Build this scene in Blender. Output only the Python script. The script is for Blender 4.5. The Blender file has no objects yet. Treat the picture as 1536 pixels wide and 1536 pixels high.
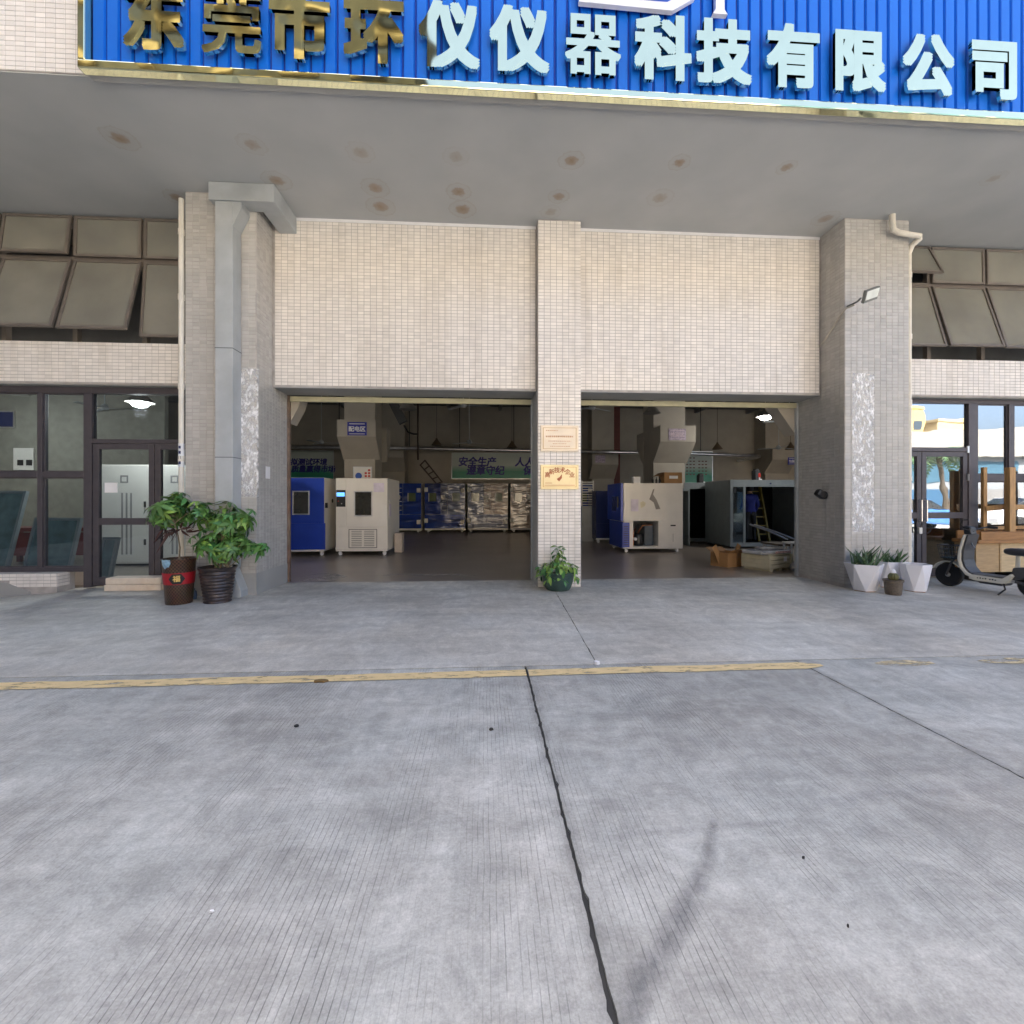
import bpy, bmesh, math, random
from mathutils import Vector, Matrix
random.seed(7)
R = math.radians
SC = bpy.context.scene
COL = SC.collection

# ------------------------------------------------------------------ camera, sky, sun, exposure
EYE = 1.4
YAW = R(3.57)
cam_d = bpy.data.cameras.new('camera'); cam = bpy.data.objects.new('camera', cam_d); COL.objects.link(cam)
cam.location = (0, 0, EYE); cam.rotation_euler = (R(90), 0, -YAW)
cam_d.sensor_width = 36; cam_d.lens = 690 / 1536 * 36; cam_d.shift_y = -18 / 1536
cam_d.clip_start = 0.05; cam_d.clip_end = 2000
SC.camera = cam
SUN_EL, SUN_AZ = R(52), R(-12)      # the sun stands behind the factory, azimuth from +Y towards +X
world = bpy.data.worlds.new('World'); SC.world = world; world.use_nodes = True
wn = world.node_tree
sky = wn.nodes.new('ShaderNodeTexSky'); sky.sky_type = 'NISHITA'; sky.sun_disc = False
sky.sun_elevation = SUN_EL; sky.sun_rotation = SUN_AZ; sky.dust_density = 6.0; sky.air_density = 0.75; sky.ozone_density = 0.3
wn.nodes['Background'].inputs['Strength'].default_value = 0.15
wn.links.new(sky.outputs[0], wn.nodes['Background'].inputs['Color'])
sl = bpy.data.lights.new('sun', 'SUN'); sl.energy = 4.6; sl.angle = R(0.5); sl.color = (1.0, 0.93, 0.82)
sun = bpy.data.objects.new('sun', sl); COL.objects.link(sun); sun.location = (0, 30, 40)
sdir = Vector((math.sin(SUN_AZ) * math.cos(SUN_EL), math.cos(SUN_AZ) * math.cos(SUN_EL), math.sin(SUN_EL)))
sun.rotation_euler = sdir.to_track_quat('Z', 'Y').to_euler()
SC.view_settings.view_transform = 'Standard'; SC.view_settings.look = 'None'
SC.view_settings.gamma = 1.0; SC.view_settings.exposure = 2.3
SC.render.engine = 'CYCLES'
SC.cycles.use_denoising = True; SC.cycles.max_bounces = 8; SC.cycles.diffuse_bounces = 5; SC.cycles.transparent_max_bounces = 16
SC.cycles.caustics_reflective = False; SC.cycles.caustics_refractive = False; SC.cycles.sample_clamp_indirect = 8

def at(px, py, Y):
    """point of the photograph (1536 px) on the upright plane Y metres in front of the camera"""
    u = (px - 768) / 690; v = (750 - py) / 690
    d = Y / (math.cos(YAW) - u * math.sin(YAW))
    return Vector((d * (math.sin(YAW) + u * math.cos(YAW)), Y, EYE + d * v))
def atz(px, py, Z):
    u = (px - 768) / 690; v = (750 - py) / 690
    d = (Z - EYE) / v
    return Vector((d * (math.sin(YAW) + u * math.cos(YAW)), d * (math.cos(YAW) - u * math.sin(YAW)), Z))

# ------------------------------------------------------------------ materials
MATS = {}
def mat(name, col=(.5, .5, .5), rough=.6, metal=0., var=.12, scale=6., bump=0., bscale=60., spec=.5, stretch=None, rnd=0., coat=0., emit=0., bdist=.01, bdet=4, dirt=None, dscale=1.5, damt=.5):
    if name in MATS: return MATS[name]
    m = bpy.data.materials.new(name); m.use_nodes = True; MATS[name] = m
    nt = m.node_tree; N = nt.nodes; L = nt.links; b = N['Principled BSDF']
    b.inputs['Roughness'].default_value = rough; b.inputs['Metallic'].default_value = metal
    b.inputs['Specular IOR Level'].default_value = spec
    if coat: b.inputs['Coat Weight'].default_value = coat; b.inputs['Coat Roughness'].default_value = .06
    tc = N.new('ShaderNodeTexCoord'); src = tc.outputs['Object']
    if stretch:
        mp = N.new('ShaderNodeMapping'); mp.inputs['Scale'].default_value = stretch; L.new(src, mp.inputs[0]); src = mp.outputs[0]
    c = (*col, 1)
    nz = N.new('ShaderNodeTexNoise'); nz.inputs['Scale'].default_value = scale; nz.inputs['Detail'].default_value = 6; L.new(src, nz.inputs['Vector'])
    rp = N.new('ShaderNodeValToRGB'); e = rp.color_ramp.elements
    e[0].position = .3; e[1].position = .7
    e[0].color = (*[max(0, x * (1 - var)) for x in col], 1); e[1].color = (*[min(1, x * (1 + var)) for x in col], 1)
    L.new(nz.outputs['Fac'], rp.inputs[0]); out = rp.outputs[0]
    if dirt:
        n2 = N.new('ShaderNodeTexNoise'); n2.inputs['Scale'].default_value = dscale; n2.inputs['Detail'].default_value = 8; n2.inputs['Roughness'].default_value = .65; L.new(src, n2.inputs['Vector'])
        r2 = N.new('ShaderNodeValToRGB'); r2.color_ramp.elements[0].position = .48; r2.color_ramp.elements[1].position = .72
        r2.color_ramp.elements[1].color = (damt, damt, damt, 1); L.new(n2.outputs['Fac'], r2.inputs[0])
        mx = N.new('ShaderNodeMixRGB'); L.new(r2.outputs[0], mx.inputs[0]); L.new(out, mx.inputs[1]); mx.inputs[2].default_value = (*dirt, 1); out = mx.outputs[0]
    if rnd:
        oi = N.new('ShaderNodeObjectInfo'); gi = N.new('ShaderNodeNewGeometry')
        ad = N.new('ShaderNodeMath'); ad.operation = 'ADD'; L.new(oi.outputs['Random'], ad.inputs[0]); L.new(gi.outputs['Random Per Island'], ad.inputs[1])
        fr = N.new('ShaderNodeMath'); fr.operation = 'FRACT'; L.new(ad.outputs[0], fr.inputs[0])
        mr = N.new('ShaderNodeMapRange'); mr.inputs['To Min'].default_value = 1 - rnd; mr.inputs['To Max'].default_value = 1 + rnd * .6; L.new(fr.outputs[0], mr.inputs[0])
        hv = N.new('ShaderNodeHueSaturation'); L.new(out, hv.inputs['Color']); L.new(mr.outputs[0], hv.inputs['Value']); out = hv.outputs[0]
    L.new(out, b.inputs['Base Color'])
    if bump:
        n3 = N.new('ShaderNodeTexNoise'); n3.inputs['Scale'].default_value = bscale; n3.inputs['Detail'].default_value = bdet; L.new(src, n3.inputs['Vector'])
        bp = N.new('ShaderNodeBump'); bp.inputs['Strength'].default_value = bump; bp.inputs['Distance'].default_value = bdist
        if coat: L.new(bp.outputs[0], b.inputs['Coat Normal'])
        L.new(n3.outputs['Fac'], bp.inputs['Height']); L.new(bp.outputs[0], b.inputs['Normal'])
    if emit:
        b.inputs['Emission Color'].default_value = c; b.inputs['Emission Strength'].default_value = emit
    return m

def glass(name, tint, refl, rough=.01, film=None, filmamt=0.):
    m = bpy.data.materials.new(name); m.use_nodes = True; MATS[name] = m
    nt = m.node_tree; N = nt.nodes; L = nt.links; N.remove(N['Principled BSDF'])
    tr = N.new('ShaderNodeBsdfTransparent'); tr.inputs[0].default_value = (*tint, 1)
    gl = N.new('ShaderNodeBsdfGlossy'); gl.inputs['Roughness'].default_value = rough; gl.inputs['Color'].default_value = (.95, .97, 1, 1)
    tc = N.new('ShaderNodeTexCoord'); nz = N.new('ShaderNodeTexNoise'); nz.inputs['Scale'].default_value = 1.3; L.new(tc.outputs['Object'], nz.inputs['Vector'])
    bp = N.new('ShaderNodeBump'); bp.inputs['Strength'].default_value = .04; bp.inputs['Distance'].default_value = .05; L.new(nz.outputs['Fac'], bp.inputs['Height']); L.new(bp.outputs[0], gl.inputs['Normal'])
    fz = N.new('ShaderNodeLayerWeight'); fz.inputs['Blend'].default_value = .5
    lw = N.new('ShaderNodeMath'); lw.operation = 'POWER'; lw.inputs[1].default_value = 5; L.new(fz.outputs['Facing'], lw.inputs[0])
    ad = N.new('ShaderNodeMath'); ad.operation = 'ADD'; ad.use_clamp = True; ad.inputs[1].default_value = refl + .03; L.new(lw.outputs[0], ad.inputs[0])
    base = tr.outputs[0]
    if film:
        df = N.new('ShaderNodeBsdfDiffuse'); n2 = N.new('ShaderNodeTexNoise'); n2.inputs['Scale'].default_value = 1.1; n2.inputs['Detail'].default_value = 7; L.new(tc.outputs['Object'], n2.inputs['Vector'])
        rp = N.new('ShaderNodeValToRGB'); rp.color_ramp.elements[0].position = .35; rp.color_ramp.elements[1].position = .7
        rp.color_ramp.elements[0].color = (*[x * .85 for x in film], 1); rp.color_ramp.elements[1].color = (*[x * 1.2 for x in film], 1)
        L.new(n2.outputs['Fac'], rp.inputs[0]); L.new(rp.outputs[0], df.inputs[0])
        m0 = N.new('ShaderNodeMixShader'); m0.inputs[0].default_value = filmamt; L.new(tr.outputs[0], m0.inputs[1]); L.new(df.outputs[0], m0.inputs[2]); base = m0.outputs[0]
    mx = N.new('ShaderNodeMixShader'); L.new(ad.outputs[0], mx.inputs[0]); L.new(base, mx.inputs[1]); L.new(gl.outputs[0], mx.inputs[2])
    L.new(mx.outputs[0], N['Material Output'].inputs[0])
    return m

def worn(name, col, thresh, soft, scale, rough=.7, stretch=(1, 1, 1), detail=8):
    """paint, paper or rubber that is partly gone: colour with a noise cut-out"""
    m = bpy.data.materials.new(name); m.use_nodes = True; MATS[name] = m
    nt = m.node_tree; N = nt.nodes; L = nt.links; b = N['Principled BSDF']
    b.inputs['Roughness'].default_value = rough
    tc = N.new('ShaderNodeTexCoord'); mp = N.new('ShaderNodeMapping'); mp.inputs['Scale'].default_value = stretch; L.new(tc.outputs['Object'], mp.inputs[0])
    nz = N.new('ShaderNodeTexNoise'); nz.inputs['Scale'].default_value = scale; nz.inputs['Detail'].default_value = detail; nz.inputs['Roughness'].default_value = .7; L.new(mp.outputs[0], nz.inputs['Vector'])
    mr = N.new('ShaderNodeMapRange'); mr.inputs['From Min'].default_value = thresh - soft; mr.inputs['From Max'].default_value = thresh + soft; L.new(nz.outputs['Fac'], mr.inputs[0])
    n2 = N.new('ShaderNodeTexNoise'); n2.inputs['Scale'].default_value = 9; n2.inputs['Detail'].default_value = 6; L.new(tc.outputs['Object'], n2.inputs['Vector'])
    rp = N.new('ShaderNodeValToRGB'); rp.color_ramp.elements[0].color = (*[x * .75 for x in col], 1); rp.color_ramp.elements[1].color = (*[min(1, x * 1.2) for x in col], 1)
    L.new(n2.outputs['Fac'], rp.inputs[0]); L.new(rp.outputs[0], b.inputs['Base Color'])
    L.new(mr.outputs[0], b.inputs['Alpha'])
    return m

def concrete(name, base, groove, mott, warm):
    m = bpy.data.materials.new(name); m.use_nodes = True; MATS[name] = m
    nt = m.node_tree; N = nt.nodes; L = nt.links; b = N['Principled BSDF']
    b.inputs['Roughness'].default_value = .62; b.inputs['Specular IOR Level'].default_value = .35
    tc = N.new('ShaderNodeTexCoord'); P = tc.outputs['Object']
    def noise(scale, detail=8, rough=.6, vec=None, dist=0):
        n = N.new('ShaderNodeTexNoise'); n.inputs['Scale'].default_value = scale; n.inputs['Detail'].default_value = detail; n.inputs['Roughness'].default_value = rough; n.inputs['Distortion'].default_value = dist
        L.new(vec or P, n.inputs['Vector']); return n.outputs['Fac']
    def mapr(v, a, b_, c, d):
        r = N.new('ShaderNodeMapRange'); r.inputs['From Min'].default_value = a; r.inputs['From Max'].default_value = b_; r.inputs['To Min'].default_value = c; r.inputs['To Max'].default_value = d; L.new(v, r.inputs[0]); return r.outputs[0]
    def mul(a, b_):
        r = N.new('ShaderNodeMath'); r.operation = 'MULTIPLY'
        for i, x in enumerate((a, b_)):
            if isinstance(x, (int, float)): r.inputs[i].default_value = x
            else: L.new(x, r.inputs[i])
        return r.outputs[0]
    mpx = N.new('ShaderNodeMapping'); mpx.inputs['Scale'].default_value = (.35, 2.2, 1); L.new(P, mpx.inputs[0])
    mpy = N.new('ShaderNodeMapping'); mpy.inputs['Scale'].default_value = (1.6, .6, 1); mpy.inputs['Rotation'].default_value = (0, 0, .5); L.new(P, mpy.inputs[0])
    v = mul(mapr(noise(.55, 9, .62, dist=.6), .3, .7, 1 - mott, 1 + mott), mapr(noise(1.9, 9, .7, mpx.outputs[0]), .3, .7, 1 - mott * .8, 1 + mott * .8))
    v = mul(v, mapr(noise(7, 8, .7, mpy.outputs[0]), .3, .7, 1 - mott * .55, 1 + mott * .55))
    v = mul(v, mapr(noise(95, 4, .8), .25, .75, .76, 1.24))
    v = mul(v, mapr(noise(34, 6, .75), .3, .7, .88, 1.12))
    v = mul(v, mapr(noise(14, 5, .6), .66, .76, 1, .78))
    v = mul(v, mapr(noise(3.2, 10, .72, dist=1.2), .42, .62, 1 - mott * .65, 1 + mott * .4))
    v = mul(v, mapr(noise(1.05, 9, .68, dist=.8), .56, .72, 1, .80))
    oi = N.new('ShaderNodeObjectInfo'); v = mul(v, mapr(oi.outputs['Random'], 0, 1, .95, 1.05))
    sx = N.new('ShaderNodeSeparateXYZ'); L.new(P, sx.inputs[0])
    for jx in ((.355, 2.716) if groove == 1 else ()):
        dj = N.new('ShaderNodeMath'); dj.operation = 'COMPARE'; dj.inputs[1].default_value = jx; dj.inputs[2].default_value = .03
        ds_ = N.new('ShaderNodeMath'); ds_.operation = 'SUBTRACT'; L.new(sx.outputs['X'], ds_.inputs[0]); ds_.inputs[1].default_value = jx
        da = N.new('ShaderNodeMath'); da.operation = 'ABSOLUTE'; L.new(ds_.outputs[0], da.inputs[0])
        dn = N.new('ShaderNodeMath'); dn.operation = 'MULTIPLY_ADD'; L.new(noise(9, 6, .7), dn.inputs[0]); dn.inputs[1].default_value = -.09; L.new(da.outputs[0], dn.inputs[2])
        v = mul(v, mapr(dn.outputs[0], -.045, .01, .72, 1))
    wob = mul(mapr(noise(1.2, 2), 0, 1, -1, 1), .018)
    ax = N.new('ShaderNodeMath'); ax.operation = 'ADD'; L.new(sx.outputs['X'], ax.inputs[0]); L.new(wob, ax.inputs[1])
    fx = N.new('ShaderNodeMath'); fx.operation = 'FRACT'; L.new(mul(ax.outputs[0], 1 / .0235), fx.inputs[0])
    pp = N.new('ShaderNodeMath'); pp.operation = 'PINGPONG'; pp.inputs[1].default_value = .5; L.new(fx.outputs[0], pp.inputs[0])
    line = mapr(pp.outputs[0], .0, .1, 1, 0)
    mpg = N.new('ShaderNodeMapping'); mpg.inputs['Scale'].default_value = (1, .28, 1); L.new(P, mpg.inputs[0])
    gm = mul(mapr(noise(1.7, 6, .65, mpg.outputs[0]), .44, .58, 0.05, 1), mapr(noise(38, 2, .5, mpg.outputs[0]), .32, .55, 0, 1))
    gl = mul(mul(line, gm), groove)
    v = mul(v, mapr(gl, 0, 1, 1, .40))
    hue = N.new('ShaderNodeMixRGB'); L.new(mapr(noise(.8, 6), .35, .68, 0, 1), hue.inputs[0]); hue.inputs[1].default_value = (*base, 1); hue.inputs[2].default_value = (*warm, 1)
    vm = N.new('ShaderNodeVectorMath'); vm.operation = 'SCALE'; L.new(hue.outputs[0], vm.inputs[0]); L.new(v, vm.inputs['Scale'])
    L.new(vm.outputs[0], b.inputs['Base Color'])
    h = N.new('ShaderNodeMath'); h.operation = 'SUBTRACT'; L.new(mul(noise(120, 5, .8), .25), h.inputs[0]); L.new(gl, h.inputs[1])
    bp = N.new('ShaderNodeBump'); bp.inputs['Strength'].default_value = .5; bp.inputs['Distance'].default_value = .004; L.new(h.outputs[0], bp.inputs['Height']); L.new(bp.outputs[0], b.inputs['Normal'])
    return m

def soffit_mat(points):
    m = bpy.data.materials.new('soffit_paint'); m.use_nodes = True
    nt = m.node_tree; N = nt.nodes; L = nt.links; b = N['Principled BSDF']; b.inputs['Roughness'].default_value = .8
    tc = N.new('ShaderNodeTexCoord'); P = tc.outputs['Object']
    nz = N.new('ShaderNodeTexNoise'); nz.inputs['Scale'].default_value = .9; nz.inputs['Detail'].default_value = 9; L.new(P, nz.inputs['Vector'])
    rp = N.new('ShaderNodeValToRGB'); rp.color_ramp.elements[0].position = .3; rp.color_ramp.elements[1].position = .72
    rp.color_ramp.elements[0].color = (.39, .405, .415, 1); rp.color_ramp.elements[1].color = (.465, .475, .48, 1); L.new(nz.outputs['Fac'], rp.inputs[0]); out = rp.outputs[0]
    wn_ = N.new('ShaderNodeTexNoise'); wn_.inputs['Scale'].default_value = 16; wn_.inputs['Detail'].default_value = 5; L.new(P, wn_.inputs['Vector'])
    wv = N.new('ShaderNodeVectorMath'); wv.operation = 'SCALE'; wv.inputs['Scale'].default_value = .10; L.new(wn_.outputs['Color'], wv.inputs[0])
    wp = N.new('ShaderNodeVectorMath'); wp.operation = 'ADD'; L.new(P, wp.inputs[0]); L.new(wv.outputs[0], wp.inputs[1])
    for (x, y, r, amt) in points:
        ds = N.new('ShaderNodeVectorMath'); ds.operation = 'DISTANCE'; L.new(wp.outputs[0], ds.inputs[0]); ds.inputs[1].default_value = (x + .05, y + .05, .05)
        dr = N.new('ShaderNodeValToRGB'); cr = dr.color_ramp; cr.interpolation = 'EASE'
        cr.elements[0].position = 0; cr.elements[0].color = (amt, amt, amt, 1)
        for p, v in ((r * .35, amt * .75), (r * .6, .12 * amt), (r * .84, .08 * amt), (r * .95, .24 * amt), (r * 1.04, 0)):
            e = cr.elements.new(min(.99, p)); e.color = (v, v, v, 1)
        cr.elements[-1].color = (0, 0, 0, 1)
        L.new(ds.outputs['Value'], dr.inputs[0])
        mx = N.new('ShaderNodeMixRGB'); L.new(dr.outputs[0], mx.inputs[0]); L.new(out, mx.inputs[1]); mx.inputs[2].default_value = (.26, .155, .06, 1); out = mx.outputs[0]
    L.new(out, b.inputs['Base Color'])
    return m

# ------------------------------------------------------------------ mesh builder
def anc(o):
    v = Vector((0, 0, 0))
    while o: v += o.location; o = o.parent
    return v
class MB:
    def __init__(s): s.v = []; s.f = []
    def add(s, vs, fs):
        n = len(s.v); s.v += [tuple(v) for v in vs]; s.f += [tuple(i + n for i in f) for f in fs]; return s
    def box(s, x0, x1, y0, y1, z0, z1):
        return s.add([(x0, y0, z0), (x1, y0, z0), (x1, y1, z0), (x0, y1, z0), (x0, y0, z1), (x1, y0, z1), (x1, y1, z1), (x0, y1, z1)],
                     [(3, 2, 1, 0), (4, 5, 6, 7), (0, 1, 5, 4), (1, 2, 6, 5), (2, 3, 7, 6), (3, 0, 4, 7)])
    def obox(s, c, size, m=None):
        hx, hy, hz = [a / 2 for a in size]; m = m or Matrix.Identity(3); c = Vector(c)
        vs = [c + m @ Vector(p) for p in ((-hx, -hy, -hz), (hx, -hy, -hz), (hx, hy, -hz), (-hx, hy, -hz), (-hx, -hy, hz), (hx, -hy, hz), (hx, hy, hz), (-hx, hy, hz))]
        return s.add(vs, [(3, 2, 1, 0), (4, 5, 6, 7), (0, 1, 5, 4), (1, 2, 6, 5), (2, 3, 7, 6), (3, 0, 4, 7)])
    def bar(s, p, q, w, h):
        p = Vector(p); q = Vector(q); d = q - p; m = d.to_track_quat('Z', 'Y').to_matrix()
        return s.obox((p + q) / 2, (w, h, d.length), m)
    def tube(s, pts, r, n=10, caps=True):
        pts = [Vector(p) for p in pts]; rs = r if isinstance(r, (list, tuple)) else [r] * len(pts)
        rings = []; up = None
        for i, p in enumerate(pts):
            t = (pts[min(i + 1, len(pts) - 1)] - pts[max(i - 1, 0)]).normalized()
            if up is None:
                up = t.orthogonal().normalized()
            up = (up - t * up.dot(t)); up = up.normalized() if up.length > 1e-6 else t.orthogonal().normalized()
            w = t.cross(up)
            rings.append([p + (up * math.cos(2 * math.pi * k / n) + w * math.sin(2 * math.pi * k / n)) * rs[i] for k in range(n)])
        vs = [v for rg in rings for v in rg]; fs = []
        for i in range(len(pts) - 1):
            for k in range(n): fs.append((i * n + k, i * n + (k + 1) % n, (i + 1) * n + (k + 1) % n, (i + 1) * n + k))
        if caps: fs.append(tuple(range(n - 1, -1, -1))); fs.append(tuple(range((len(pts) - 1) * n, len(pts) * n)))
        return s.add(vs, fs)
    def lathe(s, prof, c=(0, 0, 0), n=20, ph=0, m=None):
        c = Vector(c); vs = []; fs = []; m = m or Matrix.Identity(3)
        for r, z in prof:
            for k in range(n):
                a = 2 * math.pi * k / n + ph; vs.append(c + m @ Vector((r * math.cos(a), r * math.sin(a), z)))
        for i in range(len(prof) - 1):
            for k in range(n): fs.append((i * n + k, i * n + (k + 1) % n, (i + 1) * n + (k + 1) % n, (i + 1) * n + k))
        if prof[0][0] > 1e-5: fs.append(tuple(range(n - 1, -1, -1)))
        if prof[-1][0] > 1e-5: fs.append(tuple(range((len(prof) - 1) * n, len(prof) * n)))
        return s.add(vs, fs)
    def prism(s, poly, a, b, axis='x'):
        """outline poly in the plane across the axis, run from a to b"""
        n = len(poly)
        f = {'x': lambda p, t: (t, p[0], p[1]), 'y': lambda p, t: (p[0], t, p[1]), 'z': lambda p, t: (p[0], p[1], t)}[axis]
        vs = [f(p, a) for p in poly] + [f(p, b) for p in poly]
        return s.add(vs, [tuple(range(n - 1, -1, -1)), tuple(range(n, 2 * n))] + [(i, (i + 1) % n, n + (i + 1) % n, n + i) for i in range(n)])
    def build(s, name, m, parent=None, world=True, smooth=False, bevel=0.):
        off = anc(parent) if (world and parent) else Vector((0, 0, 0))
        me = bpy.data.meshes.new(name); me.from_pydata([tuple(Vector(v) - off) for v in s.v], [], s.f)
        bm = bmesh.new(); bm.from_mesh(me); bmesh.ops.recalc_face_normals(bm, faces=bm.faces); bm.to_mesh(me); bm.free()
        if m: me.materials.append(m)
        if smooth:
            me.polygons.foreach_set('use_smooth', [True] * len(me.polygons))
            try: me.set_sharp_from_angle(angle=R(40))
            except Exception: pass
        o = bpy.data.objects.new(name, me); COL.objects.link(o); o.parent = parent
        if bevel:
            md = o.modifiers.new('bevel', 'BEVEL'); md.width = bevel; md.segments = 2; md.limit_method = 'ANGLE'; md.angle_limit = R(35)
        return o
def B(*a): return MB().box(*a)
def tag(o, label=None, cat=None, group=None, kind=None):
    for k, v in (('label', label), ('category', cat), ('group', group), ('kind', kind)):
        if v: o[k] = v
    return o
def thing(name, loc, label, cat, group=None, rz=0):
    o = bpy.data.objects.new(name, None); COL.objects.link(o); o.location = loc; o.rotation_euler = (0, 0, rz); o.empty_display_size = .2
    return tag(o, label, cat, group)
def dupe(o, parent=None):
    c = o.copy(); COL.objects.link(c); c.parent = parent
    for ch in o.children: dupe(ch, c)
    return c
def text_mesh(name, s, size, depth, m, parent, loc, rot=(R(90), 0, 0), bold=0., align='CENTER', sx=1., world=True, shear=0.):
    cu = bpy.data.curves.new(name, 'FONT'); cu.body = s; cu.size = size; cu.extrude = depth; cu.align_x = align; cu.align_y = 'CENTER'; cu.shear = shear; cu.resolution_u = 3
    ob = bpy.data.objects.new(name + '_tmp', cu); COL.objects.link(ob)
    dg = bpy.context.evaluated_depsgraph_get(); me = bpy.data.meshes.new_from_object(ob.evaluated_get(dg))
    bpy.data.objects.remove(ob); bpy.data.curves.remove(cu)
    if bold:      # heavier strokes: the glyph laid over itself, shifted a little each way
        bm = bmesh.new(); bm.from_mesh(me); src = bmesh.new(); src.from_mesh(me); k = 0
        for dx in (-bold, 0, bold):
            for dy in (-bold, 0, bold):
                if dx or dy:
                    k += 1; tmp = bpy.data.meshes.new('t'); src.to_mesh(tmp); tmp.transform(Matrix.Translation((dx, dy, -.00006 * k))); bm.from_mesh(tmp); bpy.data.meshes.remove(tmp)
        bm.to_mesh(me); bm.free(); src.free()
    me.name = name; me.materials.clear(); me.materials.append(m)
    o = bpy.data.objects.new(name, me); COL.objects.link(o); o.parent = parent
    o.location = Vector(loc) - (anc(parent) if world and parent else Vector((0, 0, 0))); o.rotation_euler = rot; o.scale = (sx, 1, 1)
    return o

# ------------------------------------------------------------------ palette
SOF, YC, YW, YR, YS, YP, YB, YG = 5.90, 7.00, 7.54, 8.05, 4.96, 7.33, 7.60, 7.80
CLX0, CLX1, CRX0, CRX1 = -4.34, -3.34, 5.76, 6.84
T_tile = mat('glazed_tile', (.85, .80, .745), .22, var=.04, scale=1.2, rnd=.08, spec=.5, dirt=(.62, .56, .49), dscale=1.6, damt=.5, stretch=(2.2, 2.2, .28))
T_tileg = mat('darker_column_tile', (.50, .485, .46), .24, var=.06, scale=1.2, rnd=.10, dirt=(.38, .36, .33), dscale=1.6, damt=.5, stretch=(2.2, 2.2, .28))  # wall tile toned darker and greyer for the two outer columns
T_grout = mat('grout', (.42, .39, .365), .9, var=.2)
T_render = mat('cement_render', (.36, .36, .35), .85, var=.12, scale=3, bump=.3, dirt=(.25, .24, .22))
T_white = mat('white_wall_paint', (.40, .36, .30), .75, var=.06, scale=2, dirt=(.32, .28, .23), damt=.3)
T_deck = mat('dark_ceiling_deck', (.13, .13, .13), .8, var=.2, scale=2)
T_frame = mat('purple_grey_aluminium', (.085, .075, .085), .42, var=.1, scale=9, metal=.2)
T_frame2 = mat('brown_grey_aluminium', (.17, .145, .125), .5, var=.12, scale=6, metal=.15)
T_pvc = mat('cream_pvc', (.74, .70, .62), .45, var=.08, scale=4, dirt=(.5, .45, .36), dscale=3)
T_duct = mat('grey_sheet_metal', (.43, .455, .47), .5, var=.1, scale=2.5, metal=.1, dirt=(.22, .22, .22), damt=.3)
T_gold = mat('gold_mirror_steel', (.97, .97, .63), .05, metal=1., var=.03, bump=.55, bscale=3.2, bdet=0)
T_blue = mat('blue_painted_sheet', (.002, .135, .64), .4, var=.08, scale=1.4, stretch=(1, 1, .3))
T_steel = mat('bare_steel', (.62, .62, .63), .3, metal=1., var=.1)
T_white_en = mat('white_enamel', (.78, .75, .70), .35, var=.04, scale=3)
T_blue_en = mat('blue_enamel', (.012, .05, .40), .3, var=.08, scale=3)
T_navy = mat('dark_blue_enamel', (.012, .022, .10), .35, var=.1)
T_black = mat('black_rubber', (.012, .012, .013), .6, var=.2)
T_blackp = mat('black_plastic', (.02, .02, .022), .35, var=.15)
T_brown = mat('cardboard', (.36, .20, .085), .85, var=.12, scale=5, bump=.1)
T_wood = mat('raw_timber', (.46, .27, .11), .6, var=.22, scale=7, stretch=(6, 6, .6), bump=.15, bscale=30, dirt=(.30, .16, .06), damt=.5)
T_ply = mat('plywood', (.42, .29, .15), .6, var=.16, scale=4, stretch=(1.5, 1.5, 9), bump=.08)
T_paper = mat('paper', (.80, .79, .80), .8, var=.05)
T_leaf = mat('leaf_green', (.095, .205, .045), .38, var=.35, scale=5, rnd=.35)
T_leafb = mat('leaf_bright', (.22, .36, .07), .42, var=.35, scale=8, rnd=.35)
T_dead = mat('dead_leaf', (.055, .022, .018), .7, var=.3)
T_stem = mat('stem_bark', (.20, .16, .10), .8, var=.25, scale=20)
T_soil = mat('soil', (.11, .07, .045), .95, var=.3, scale=30, bump=.6, bscale=80)
G_store = glass('store_glass', (.55, .62, .66), .42)
G_storeL = glass('store_glass_plain', (.74, .80, .83), .02)
G_awn = glass('awning_glass', (.25, .25, .22), .20, film=(.29, .272, .215), filmamt=.8, rough=.03)
G_clear = glass('clear_glass', (.85, .9, .9), .05)
A_residue = worn('glue_residue', (.97, .96, .96), .52, .10, 14, .5, (1, 1, .6))

# ------------------------------------------------------------------ ground, forecourt, hall floor
T_asphalt = mat('yard_concrete', (.34, .32, .29), .85, var=.2, scale=1.5, bump=.3, bscale=90)
C_near = concrete('brushed_concrete', (.395, .402, .375), 1.0, .24, (.405, .392, .355))
C_far = concrete('smooth_concrete', (.53, .52, .475), .15, .2, (.51, .475, .41))
C_hall = mat('hall_floor_concrete', (.25, .21, .175), .28, var=.16, scale=1.2, spec=.5, bump=.03, bscale=40, dirt=(.27, .25, .23), dscale=2.5, damt=.35)
tag(MB().add([(-600, -600, -.26), (600, -600, -.26), (600, 600, -.26), (-600, 600, -.26)], [(0, 1, 2, 3)]).build('ground', T_asphalt), 'grey yard surface reaching out beyond the forecourt', 'ground', kind='structure')
fore = B(-45, 45, -30, 7.95, -.258, -.2).build('forecourt', mat('bitumen_joint', (.035, .035, .034), .8, var=.3), world=False)
tag(fore, 'grey concrete forecourt in front of the building', 'forecourt', kind='structure')
def wob(n, a, seed, rare=True):
    rg = random.Random(seed); v = 0; out = []
    for i in range(n):
        v = .6 * v + rg.uniform(-a, a)
        out.append(v - (a * rg.uniform(1, 3) * (1 if rare and rg.random() < .12 else 0)))
    return out
def dip(x, y):
    t = max(0, min(1, (-5.6 - x) / 3.0)) * max(0, min(1, (y - 4.2) / 2.0))
    return -.15 * t * t * (3 - 2 * t)
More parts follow.
